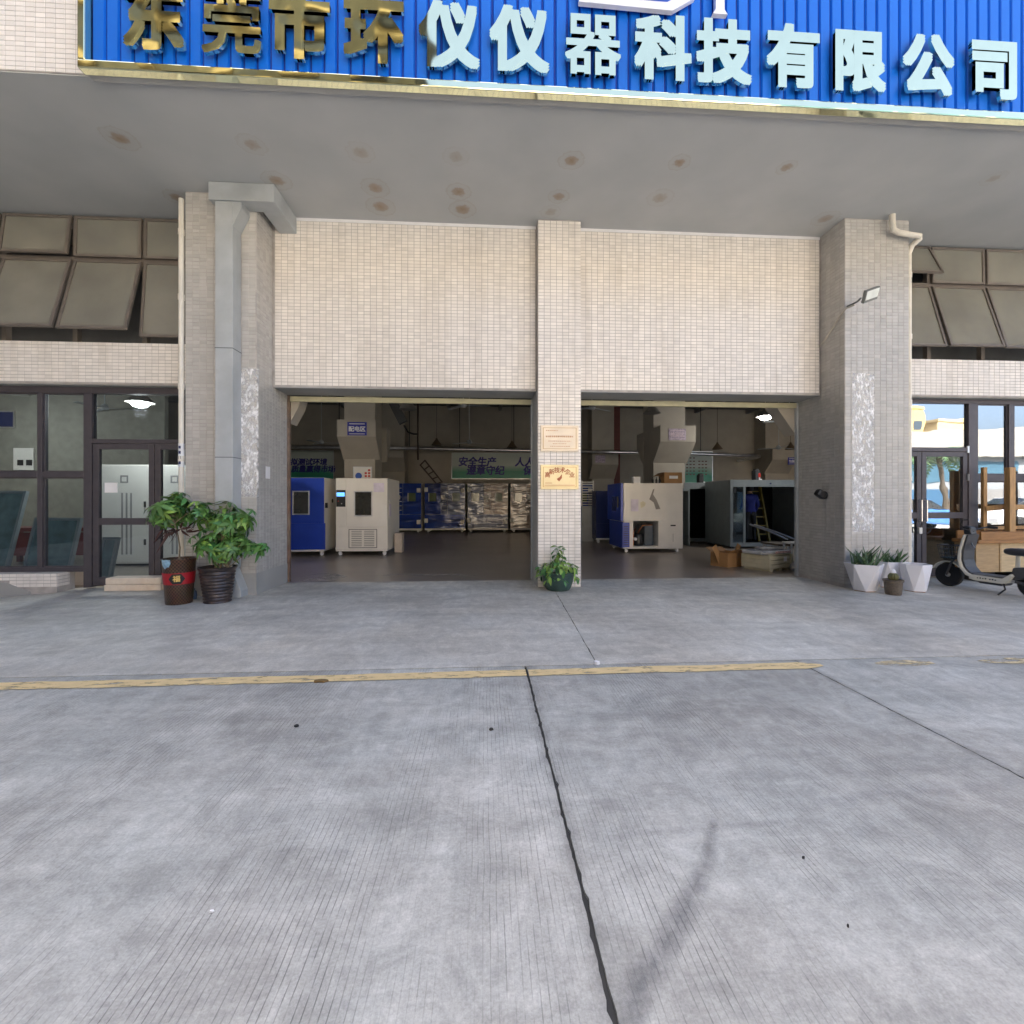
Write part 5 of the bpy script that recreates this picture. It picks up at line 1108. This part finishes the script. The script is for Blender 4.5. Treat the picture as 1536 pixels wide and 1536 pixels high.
crown(pt2, c2 + Vector((-.0, .0, .20)), (.46, .32, .28), 84, 9); crown(pt2, c2 + Vector((.08, -.03, -.14)), (.42, .30, .26), 56, 12); 
# green bowl in front of the pillar
p3 = atz(840, 888, 0); p3 = Vector((p3.x, p3.y + .2, 0))
pt3 = thing('potted_plant', p3, 'small leafed green plant in a round green pot by the pillar', 'plant')
MB().lathe([(0, 0), (.17, 0), (.185, .012), (.20, .03), (.235, .13), (.255, .255), (.268, .265), (.268, .285), (.25, .285), (.24, .24), (0, .24)], (0, 0, 0), 32).build('pot', mat('dark_green_plastic', (.045, .085, .075), .4, var=.2, scale=8), pt3, world=False, smooth=True)
MB().lathe([(.24, .245), (0, .26)], (0, 0, 0), 20).build('soil', T_soil, pt3, world=False)
def single(seed, ln, w, droop, mt):
    mb = MB(); leaflet(mb, 0, ln, w, droop, Matrix.Identity(3)); mb.tube([(-.05, 0, -.02), (0, 0, 0)], .002, 4); o = mb.build('leaf', mt, None, smooth=True); me = o.data; bpy.data.objects.remove(o); return me
SM = [single(1, .085, .024, .5, T_leafb), single(2, .10, .028, .8, T_leafb), single(3, .075, .022, .3, T_leafg), single(4, .09, .026, .6, T_leafg)]
rg = random.Random(21)
for k in range(190):
    if k < 40: a = rg.uniform(0, 6.28); r = rg.uniform(0, .07); z = rg.uniform(.40, .68); r *= (.72 - z) * 3 + .6
    elif k < 165: a = rg.uniform(0, 6.28); r = math.sqrt(rg.uniform(0, 1)) * .29; z = .27 + (.20 - r * .35) * rg.uniform(.3, 1.1)
    else: a = rg.uniform(2.6, 5.8); r = rg.uniform(.26, .32); z = rg.uniform(.16, .32)
    o = bpy.data.objects.new('leaf', rg.choice(SM)); COL.objects.link(o); o.parent = pt3; o.location = (r * math.cos(a) + (.0 if k >= 40 else -.0), r * math.sin(a), z)
    o.rotation_euler = (rg.uniform(-.6, .6), rg.uniform(-.5, .9 if k < 165 else 1.2), a + rg.uniform(-.8, .8)); s = rg.uniform(.7, 1.25); o.scale = (s,) * 3
for k in range(9):
    a = k * .7; MB().tube([(.02 * math.cos(a), .02 * math.sin(a), .25), (.06 * math.cos(a), .06 * math.sin(a), .40), (.10 * math.cos(a), .10 * math.sin(a), .45 if k else .66)], .004, 5).build('stem', T_leafg, pt3, world=False)
# ------------------------------------------------------------------ faceted planters, cactus
T_plwhite = mat('white_glazed_planter', (.80, .80, .84), .3, var=.03)
def planter(loc, rz, label, n=5, rt=.27, rb=.15, h=.42, aloe=0, seed=0, sz=1.):
    t = thing('faceted_planter', loc, label, 'planter', 'white faceted planters', rz)
    vs = []; 
    for k in range(n): a = 2 * math.pi * k / n; vs.append((rb * math.cos(a), rb * math.sin(a), .012))
    for k in range(n): a = 2 * math.pi * (k + .5) / n; vs.append((rt * math.cos(a), rt * math.sin(a), h))
    for k in range(n): a = 2 * math.pi * (k + .5) / n; vs.append((rt * .9 * math.cos(a), rt * .9 * math.sin(a), h))
    for k in range(n): a = 2 * math.pi * (k + .5) / n; vs.append((rt * .84 * math.cos(a), rt * .84 * math.sin(a), h - .06))
    fs = [tuple(range(n - 1, -1, -1))]
    for k in range(n):
        fs += [(k, (k + 1) % n, n + k), ((k + 1) % n, n + (k + 1) % n, n + k), (n + k, n + (k + 1) % n, 2 * n + (k + 1) % n, 2 * n + k), (2 * n + k, 2 * n + (k + 1) % n, 3 * n + (k + 1) % n, 3 * n + k)]
    MB().add(vs, fs).build('planter_body', T_plwhite, t, world=False, bevel=.004)
    MB().add([vs[3 * n + k] for k in range(n)], [tuple(range(n))]).build('soil', T_soil, t, world=False)
    MB().lathe([(rb * .93, 0.001), (rb * .93, .012)], (0, 0, 0), n).build('base_saucer', mat('terracotta', (.42, .22, .11), .7), t, world=False)
    rg = random.Random(seed)
    for k in range(aloe):
        c = Vector((rg.uniform(-.13, .13), rg.uniform(-.13, .13), h - .06)); a = rg.uniform(0, 6.28); ln = rg.uniform(.16, .30) * (1.35 if rg.random() < .16 else 1) * sz; le = rg.uniform(.25, .8)
        d = Vector((math.cos(a) * le, math.sin(a) * le, 1)).normalized(); q = c + d * ln * .55; tip = c + d * ln + Vector((math.cos(a), math.sin(a), .3)) * ln * rg.uniform(-.05, .22)
        MB().tube([c, q, c.lerp(tip, .85), tip], [.014, .012, .006, .001], 5).build('aloe_leaf', mat('aloe_green', (.07, .14, .06), .4, var=.3, scale=12, rnd=.3), t, world=False, smooth=True)
    return t
q1 = atz(1308, 889, 0); planter((q1.x, q1.y + .14, 0), R(20), 'white faceted aloe planter standing nearest the right column edge', aloe=64, seed=4)
q2 = atz(1349, 884, 0); planter((q2.x, q2.y + .2, 0), R(-25), 'white faceted aloe planter behind the little cactus', aloe=60, seed=8, rt=.26)
q3 = atz(1385, 889, 0); planter((q3.x, q3.y + .13, 0), R(40), 'tall narrow white faceted planter without leaves beside the scooter', n=6, rt=.20, rb=.15, h=.42)
q4 = atz(1349, 894, 0); q4 = Vector((q4.x, q4.y + .1, 0))
cac = thing('potted_cactus', q4, 'round cactus in a small brown woven pot with white cap', 'cactus')
MB().lathe([(0, .001), (.095, .001), (.10, .02), (.115, .19), (.128, .20), (.128, .225), (.112, .225), (.105, .19), (0, .19)], (0, 0, 0), 24).build('pot', mat('grey_brown_pot', (.12, .095, .07), .5, var=.35, scale=60, bump=.5, bscale=90), cac, world=False, smooth=True)
MB().lathe([(.105, .20), (0, .205)], (0, 0, 0), 16).build('soil', T_soil, cac, world=False)
cv = []
nr, ns = 9, 40
for i in range(nr + 1):
    ph = math.pi * i / nr
    for k in range(ns):
        a = 2 * math.pi * k / ns; r = .062 * math.sin(ph) * (1 + .09 * math.cos(a * 13)); cv.append((r * math.cos(a), r * math.sin(a), .262 - .068 * math.cos(ph)))
MB().add(cv, [(i * ns + k, i * ns + (k + 1) % ns, (i + 1) * ns + (k + 1) % ns, (i + 1) * ns + k) for i in range(nr) for k in range(ns)]).build('cactus_body', mat('cactus_green', (.13, .13, .05), .7, var=.4, scale=60), cac, world=False, smooth=True)
MB().lathe([(.035, 0), (.03, .03), (.012, .05), (0, .052)], (0, 0, .322), 12).build('white_cap', T_paper, cac, world=False, smooth=True)
# foam block at the left door
q5 = at(158, 880, 7.45).x; q6 = at(238, 880, 7.45).x
fb_ = thing('foam_block', ((q5 + q6) / 2, 7.5, 0), 'cream foam block of two slabs lying before the left door', 'block')
T_cfoam = mat('cream_foam', (.76, .66, .54), .85, var=.08, scale=9, dirt=(.60, .44, .30), dscale=5, damt=.5)
B(q5, q6 + .05, 7.42, 7.68, .003, .095).build('slab', T_cfoam, fb_, bevel=.01); B(q5 + .01, q6 + .04, 7.43, 7.68, .097, .20).build('slab', T_cfoam, fb_, bevel=.015)
tag(MB().lathe([(0, 0), (.03, 0), (.035, .05), (.03, .11), (.012, .13), (.012, .15), (0, .15)], (at(281, 885, 6.6).x, 6.75, .003), 12).build('drink_bottle', mat('blue_grey_plastic', (.10, .15, .24), .25), smooth=True), 'small dark bottle standing between the two plant pots', 'bottle')

# ------------------------------------------------------------------ electric scooter
f_ = atz(1424, 879, 0); r_ = Vector((7.78, 6.02, 0))
hd = math.atan2(f_.y - r_.y, f_.x - r_.x)
sc = thing('electric_scooter', (r_.x, r_.y, 0), 'cream electric scooter with wire basket parked by the door', 'scooter', rz=hd)
WB = (Vector((f_.x, f_.y, 0)) - r_).length; WR = .19
T_cream_p = mat('cream_scooter_paint', (.66, .64, .55), .25, var=.04, coat=.5); T_dkg = mat('dark_grey_plastic', (.055, .055, .058), .5, var=.15); T_grey = mat('mid_grey_mat', (.17, .17, .17), .7)
RX = Matrix.Rotation(R(90), 3, 'X')
for wx in (0, WB):
    w = bpy.data.objects.new('wheel', None); COL.objects.link(w); w.parent = sc; w.location = (wx, 0, WR)
    tor = []; 
    prof = [(WR - .055 + .045 * (1 - math.cos(a)) / 2 * 1.22, .042 * math.sin(a)) for a in [math.pi * (k / 8 * 2 - 1) + math.pi for k in range(9)]]
    MB().lathe([(WR - .055, -.03), (WR - .02, -.042), (WR - .004, -.028), (WR, 0), (WR - .004, .028), (WR - .02, .042), (WR - .055, .03)], (0, 0, 0), 28, m=RX).build('tyre', T_black, w, world=False, smooth=True)
    rim = MB().lathe([(WR - .075, -.02), (WR - .054, -.03), (WR - .054, .03), (WR - .075, .02)], (0, 0, 0), 28, m=RX).lathe([(0, -.04), (.035, -.04), (.035, .04), (0, .04)], (0, 0, 0), 14, m=RX)
    for k in range(5): a = k * 1.2566; rim.bar((.03 * math.cos(a), 0, .03 * math.sin(a)), ((WR - .06) * math.cos(a), 0, (WR - .06) * math.sin(a)), .02, .03)
    rim.build('rim', mat('silver_rim', (.48, .48, .47), .35, metal=.3) if wx else T_dkg, w, world=False, smooth=True)
def sprof(name, pts, y0, y1, m, bev=.01, parent=sc): return MB().prism(pts, y0, y1, 'y').build(name, m, parent, world=False, bevel=bev)
fx = WB
# front mudguard
ar = [(fx + (WR + .035) * math.cos(a), WR + (WR + .035) * math.sin(a)) for a in [R(20 + 12 * k) for k in range(11)]]
ai = [(fx + (WR + .018) * math.cos(a), WR + (WR + .018) * math.sin(a)) for a in [R(20 + 12 * k) for k in range(11)]]
sprof('front_mudguard', ar + ai[::-1], -.06, .06, T_cream_p, .004)
for s in (-1, 1): MB().tube([(fx, s * .075, WR), (fx - .07, s * .075, WR + .20), (fx - .12, s * .03, WR + .32)], .016, 8).build('fork_leg', T_dkg, sc, world=False, smooth=True)
# leg shield: curved plate
sp_o = [(.66, .20), (.74, .235), (.81, .33), (.845, .46), (.835, .60), (.80, .74), (.765, .86)]
sp_i = [(.735, .86), (.765, .73), (.795, .60), (.80, .46), (.77, .35), (.71, .275), (.66, .255)]
sprof('leg_shield', sp_o + sp_i, -.145, .145, T_cream_p, .012)
sprof('shield_lining', [(x - .004 - (.0 if i else 0), z) for i, (x, z) in enumerate(sp_i)] + [(x - .03, z + .004) for x, z in sp_i[::-1]], -.125, .125, T_dkg, .006)
fb0 = [(.70, .185), (.68, .255), (.30, .245), (.20, .33), (.17, .30), (.24, .185), (.30, .165), (.62, .165)]
sprof('floorboard', fb0, -.14, .14, T_cream_p, .012); MB().box(.30, .68, -.12, .12, .256, .268).build('floor_mat', T_grey, sc, world=False, bevel=.004)
sprof('under_tray', [(.28, .164), (.62, .164), (.58, .13), (.32, .13)], -.10, .10, T_dkg, .008)
sprof('battery_case', [(.29, .262), (.215, .34), (.20, .42), (.02, .44), (.02, .30), (.16, .23)], -.10, .10, T_dkg, .02)
MB().tube([(.205, 0, .30), (.19, 0, .44), (.185, 0, .60)], .026, 10).build('seat_post', T_cream_p, sc, world=False, smooth=True)
MB().add([], [])
def pad(name, c, size, m, taper=.0):
    vs = []; nr_, ns_ = 8, 20
    for i in range(nr_ + 1):
        ph = math.pi * i / nr_
        for k in range(ns_):
            a = 2 * math.pi * k / ns_; sg_ = lambda v, e: math.copysign(abs(v) ** e, v)
            x_ = sg_(math.cos(a), .7) * sg_(math.sin(ph), .6) * size[0]; y_ = sg_(math.sin(a), .7) * sg_(math.sin(ph), .6) * size[1] * (1 - taper * (x_ / size[0])); z_ = -sg_(math.cos(ph), .8) * size[2]
            vs.append((c[0] + x_, c[1] + y_, c[2] + z_))
    return MB().add(vs, [(i * ns_ + k, i * ns_ + (k + 1) % ns_, (i + 1) * ns_ + (k + 1) % ns_, (i + 1) * ns_ + k) for i in range(nr_) for k in range(ns_)]).build(name, m, sc, world=False, smooth=True)
T_seat = mat('dark_vinyl', (.022, .022, .03), .35, var=.15, scale=20)
pad('saddle', (.17, 0, .645), (.17, .115, .055), T_seat, .35); pad('pillion_seat', (-.16, 0, .505), (.20, .10, .035), T_seat)
for s in (-1, 1): MB().tube([(.03, s * .085, .46), (-.16, s * .095, .458), (-.38, s * .095, .47), (-.42, s * .04, .47)], .012, 8).build('rack_rail', T_white_en, sc, world=False, smooth=True)
for s in (-1, 1): MB().tube([(.17, s * .09, .22), (0, s * .085, WR)], .022, 8).build('swing_arm', T_dkg, sc, world=False, smooth=True); MB().tube([(.02, s * .10, WR + .01), (-.03, s * .10, .43)], [.024, .016], 8).build('shock_absorber', T_blackp, sc, world=False, smooth=True)
ar = [((WR + .03) * math.cos(a), WR + (WR + .03) * math.sin(a)) for a in [R(30 + 13 * k) for k in range(11)]]; ai = [((WR + .015) * math.cos(a), WR + (WR + .015) * math.sin(a)) for a in [R(30 + 13 * k) for k in range(11)]]
sprof('rear_mudguard', ar + ai[::-1], -.065, .065, T_dkg, .004)
MB().tube([(.28, .13, .17), (.24, .17, .10), (.30, .22, .012)], .012, 7).build('kick_stand', T_blackp, sc, world=False, smooth=True)
MB().tube([(.80, 0, .60), (.765, 0, .80), (.73, 0, .93)], .03, 10).build('steering_column', T_blackp, sc, world=False, smooth=True)
sprof('handlebar_housing', [(.70, .86), (.80, .86), (.81, .97), (.78, 1.0), (.72, .98)], -.07, .07, T_blackp, .015)
MB().tube([(.60, .30, .97), (.68, .27, .98), (.735, .12, .945), (.745, 0, .93), (.735, -.12, .945), (.68, -.27, .98), (.60, -.30, .97)], .012, 8).build('handlebar', T_blackp, sc, world=False, smooth=True)
for s in (-1, 1):
    MB().tube([(.68, s * .27, .98), (.58, s * .305, .968)], .018, 8).build('grip', T_black, sc, world=False, smooth=True); MB().tube([(.72, s * .22, .97), (.63, s * .33, .95)], .007, 6).build('brake_lever', T_blackp, sc, world=False, smooth=True)
MB().tube([(.74, .16, .95), (.76, .19, 1.02), (.74, .20, 1.08), (.66, .20, 1.10)], .008, 6).build('cable_loop', T_blackp, sc, world=False, smooth=True)
MB().tube([(.735, 0, .72), (.70, .05, .70), (.66, .06, .66)], .010, 6).build('chrome_hook', T_steel, sc, world=False, smooth=True)
bk = MB(); b0 = [(.87, -.13), (1.12, -.13), (1.12, .13), (.87, .13)]; 
def brect(z, k): return [(1.0 + (x - 1.0) * k, y * k, z) for x, y in b0]
bsk = bpy.data.objects.new('basket', None); COL.objects.link(bsk); bsk.parent = sc
for z, k in ((.46, .78), (.53, .86), (.60, .93), (.67, 1.0)):
    q = brect(z, k); MB().tube(q + [q[0]], .005 if z < .67 else .008, 5).build('wire_ring', T_blackp, bsk, world=False)
lo_, hi_ = brect(.46, .78), brect(.67, 1.0)
for e in range(4):
    for j in range(5):
        t = j / 5; a = Vector(lo_[e]).lerp(Vector(lo_[(e + 1) % 4]), t); b = Vector(hi_[e]).lerp(Vector(hi_[(e + 1) % 4]), t); MB().tube([a, b], .0035, 4).build('wire', T_blackp, bsk, world=False)
MB().box(.91, 1.09, -.095, .095, .455, .475).build('basket_base', mat('dark_teal_plastic', (.02, .05, .06), .5), bsk, world=False)
MB().tube([(.90, 0, .50), (.82, 0, .56)], .014, 6).build('basket_bracket', T_blackp, sc, world=False)
MB().lathe([(0, 0), (.035, 0), (.04, .03), (.02, .05)], (.90, 0, .34), 12, m=Matrix.Rotation(R(90), 3, 'Y')).build('horn', mat('amber_plastic', (.35, .16, .03), .4), sc, world=False)
for k in range(7): MB().box(.36 + k * .032 + (.02 if k > 2 else 0), .378 + k * .032 + (.02 if k > 2 else 0), .1405, .1425, .205, .220 + .006 * (k % 2)).build('script_mark', T_dkg, sc, world=False)

# ------------------------------------------------------------------ timber by the right shopfront
cr2 = thing('plywood_crate', (9.3, 7.4, 0), 'plywood crate on dark skids under the upturned table', 'crate')
ca = at(1464, 830, 7.32).x
for x_ in (ca + .1, ca + .8, ca + 1.5): B(x_, x_ + .1, 7.34, 7.70, .003, .17).build('skid', T_black, cr2)
MB().box(ca, ca + .43, 7.32, 7.34, .172, .66).build('panel', T_ply, cr2); MB().box(ca + .45, ca + 1.7, 7.32, 7.34, .172, .66).build('panel', mat('pale_plywood', (.55, .42, .24), .6, var=.14, scale=3, stretch=(1.5, 1.5, 9)), cr2)
B(ca + .02, ca + 1.68, 7.345, 7.70, .172, .655).build('carcass', T_ply, cr2)
B(ca + .425, ca + .455, 7.31, 7.345, .172, .66).build('batten', T_ply, cr2)
tb = thing('upturned_table', (9.3, 7.4, .66), 'upturned timber table with legs in the air', 'table')
T_wood2 = mat('orange_timber', (.33, .16, .05), .55, var=.2, scale=6, stretch=(.8, 5, 5), bump=.1)
for k in range(3): B(ca - .02, ca + 1.75, 7.26 + k * .155, 7.40 + k * .155, .664, .72).build('plank', T_wood2, tb, bevel=.005)
for y_ in (7.27, 7.66): B(ca + .04, ca + 1.7, y_, y_ + .035, .721, .86).build('apron', T_wood2, tb, bevel=.004)
xl = at(1475, 750, 7.62).x; xr = at(1514, 750, 7.34).x
legs = [(xl, 7.61, .034), (xr, 7.33, .055), (xl + 1.35, 7.61, .05), (xr + 1.2, 7.33, .055)]
for (x_, y_, w_) in legs: B(x_ - w_, x_ + w_, y_ - w_ * .8, y_ + w_ * .8, .862 if y_ < 7.5 else .862, at(1475, 701, y_).z).build('leg', T_wood, tb, bevel=.005)
za_ = at(1490, 763, 7.6).z
MB().bar((xl, 7.575, za_), (xr, 7.40, za_ + .04), .05, .09).build('rail', T_wood, tb); MB().bar((xr + .05, 7.36, za_ + .03), (xr + 1.2, 7.36, za_ + .03), .05, .09).build('rail', T_wood, tb)
zb_ = at(1490, 792, 7.6).z
MB().bar((xl + .02, 7.60, zb_), (xl + 1.3, 7.60, zb_ + .02), .05, .06).build('rail', T_wood, tb)

# ------------------------------------------------------------------ across the yard (for the glass, the letters, bounced light and blocked sky)
def block(name, x0, x1, y0, y1, h, mw, label, cols, rows, z0=2.2, dz=3.1, wm=None, rz=0., wfrac=.55, win=True):
    cx, cy = (x0 + x1) / 2, (y0 + y1) / 2
    t = thing(name, (cx, cy, -.26), label, 'building', rz=rz)
    w = x1 - x0; d = y1 - y0
    MB().box(-w / 2, w / 2, -d / 2, d / 2, 0, h).build('wall', mw, t, world=False)
    MB().box(-w / 2 - .2, w / 2 + .2, -d / 2 - .2, d / 2 + .2, h, h + .7).build('roof_parapet', mw, t, world=False)
    wm = wm or mat('far_window_glass', (.05, .07, .09), .1, spec=.8)
    sx = w / cols
    if win:
        for r in range(rows):
            for c in range(cols):
                a = -w / 2 + c * sx + sx * (1 - wfrac) / 2
                MB().box(a, a + sx * wfrac, d / 2 - .05, d / 2 + .04, z0 + r * dz, z0 + r * dz + dz * .5).build('window', wm, t, world=False)
    return t
block('apartment_tower', -40, -4.0, -30, -17, 33, mat('shaded_side_cladding', (.022, .021, .016), .95, var=.6, scale=.35, spec=.02), 'tall tower across the yard with shade put into its dark cladding', 9, 9, wm=mat('dull_far_window', (.012, .014, .016), .8, spec=.05))  # cladding colour near black, standing in for the tower's shaded side
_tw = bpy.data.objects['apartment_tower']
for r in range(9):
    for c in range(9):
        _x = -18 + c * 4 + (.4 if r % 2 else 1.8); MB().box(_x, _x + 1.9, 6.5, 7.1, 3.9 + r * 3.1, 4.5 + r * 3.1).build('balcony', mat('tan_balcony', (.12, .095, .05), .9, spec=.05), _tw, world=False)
T_creamw = mat('cream_far_wall', (.25, .245, .225), .7, var=.05)
lb = thing('long_workshop', (46, -23, -.26), 'long low cream workshop with blue windows across the yard', 'building', rz=R(17))
MB().box(-26, 26, -8, 0, 0, 5.6).build('wall', mat('far_grey_wall', (.20, .22, .24), .7), lb, world=False)
MB().box(-26.4, 26.4, -8, .6, 5.6, 8.0).build('roof_band', T_creamw, lb, world=False)
for k in range(13): MB().box(-25.5 + k * 4, -22.3 + k * 4, -.02, .05, 3.3, 5.2).build('window', mat('blue_far_glass', (.05, .11, .16), .5, spec=.2), lb, world=False)
for k in range(13): MB().box(-25.5 + k * 4, -22.3 + k * 4, -.02, .08, .1, 2.6).build('shutter', mat('blue_far_shutter', (.03, .09, .17), .5) if k % 3 else mat('pale_far_shutter', (.16, .16, .16), .6), lb, world=False)
block('yellow_tower', 84, 92, -82, -75, 20.5, mat('yellow_far_wall', (.48, .35, .15), .7), 'yellow tower block far across the yard', 3, 5, 3, 3.4)
block('yellow_tower', 97, 104, -84, -77, 18.5, mat('pale_yellow_far_wall', (.46, .37, .21), .7), 'pale yellow tower block beyond the long workshop', 3, 4, 3, 3.4)
block('grey_tower', 74, 82, -90, -80, 22, mat('grey_far_wall', (.28, .28, .28), .7), 'grey tower block beside the yellow tower', 4, 5, 3, 3.4)
block('bounce_factory', -3.4, 21, -44, -31, 13.5, mat('white_far_wall', (.72, .62, .48), .7), 'unseen cream factory block widened to bounce warm light', 8, 3, 1.6, 3.8, wfrac=.4)  # unseen factory, made wide and warm to bounce sunlight onto the front
block('added_sky_blocker', -32, -13.6, -17, 6.5, 15, mat('grey_brown_far_wall', (.13, .12, .105), .85, spec=.1), 'added grey brown block cutting sky light beside the forecourt', 5, 3)  # unseen wing added to cut sky light from the left
def palm(x, y, h, lean, label, seed):
    rg = random.Random(seed); t = thing('palm_tree', (x, y, -.26), label, 'palm tree', 'palms across the yard')
    pts = [(lean * (k / 8) ** 1.5, 0, h * k / 8) for k in range(9)]
    MB().tube(pts, [.15 - .07 * k / 8 for k in range(9)], 10).build('trunk', mat('palm_bark', (.08, .065, .05), .9, var=.3, scale=14, bump=.5), t, world=False, smooth=True)
    cr_ = MB(); top = Vector(pts[-1])
    for k in range(18):
        a = k * 2.4; el = rg.uniform(-.2, 1.0); ln = rg.uniform(1.3, 1.9); d = Vector((math.cos(a), math.sin(a), 0)); pr = None
        for j in range(12):
            t0 = j / 12; p = top + d * ln * t0 * math.cos(el * (1 - t0)) + Vector((0, 0, ln * (math.sin(el) * t0 - .75 * t0 * t0)))
            if pr is not None:
                sd = Vector((-d.y, d.x, 0))
                for s in (-1, 1):
                    l = .42 * math.sin(t0 * 2.8 + .25); q = p + sd * s * l + d * .15 - Vector((0, 0, .28 * l)); cr_.add([pr, p, q], [(0, 1, 2)])
            pr = p
    cr_.build('crown', mat('palm_green', (.06, .12, .05), .5, var=.3), t, world=False)
palm(27.5, -10.0, 4.4, -.7, 'leaning palm with brown trunk across the yard', 1); palm(25.0, -10.8, 4.2, .3, 'upright palm beside the leaning one across the yard', 2)
def car(x, y, rz, m, label):
    t = thing('parked_car', (x, y, -.258 if y < -30 else .002), label, 'car', 'cars parked across the yard', rz)
    low = [(-2.2, .28), (2.15, .28), (2.22, .55), (2.05, .78), (1.0, .92), (-1.7, .98), (-2.2, .92), (-2.26, .55)]
    MB().prism(low, -.86, .86, 'y').build('body', m, t, world=False, bevel=.08)
    MB().prism([(1.0, .90), (.35, 1.40), (-.9, 1.46), (-1.65, 1.0), (-1.7, .90)], -.74, .74, 'y').build('cabin', mat('car_window_glass', (.02, .025, .03), .05, spec=.8), t, world=False, bevel=.06)
    MB().prism([(.36, 1.405), (-.9, 1.465), (-.9, 1.49), (.3, 1.43)], -.70, .70, 'y').build('roof_panel', m, t, world=False, bevel=.01)
    for wx in (-1.35, 1.35):
        for wy in (-.80, .80): MB().lathe([(0, -.1), (.22, -.1), (.33, -.09), (.33, .09), (.22, .1), (0, .1)], (wx, wy, .33), 20, m=RX).build('wheel', T_black, t, world=False, smooth=True)
    for wy in (-.6, .6): MB().box(2.12, 2.2, wy - .18, wy + .18, .58, .70).build('headlight', T_paper, t, world=False)
car(21.0, -5.6, R(8), mat('blue_car_paint', (.05, .16, .40), .2, coat=.8), 'blue car parked across the yard from the shopfront')
car(26.5, -5.2, R(5), mat('white_car_paint', (.75, .76, .78), .2, coat=.8), 'white car parked beside the blue car across the yard')
car(32.0, -5.4, R(4), mat('silver_car_paint', (.40, .44, .50), .25, coat=.8, metal=.4), 'silver car parked beyond the white car across the yard')
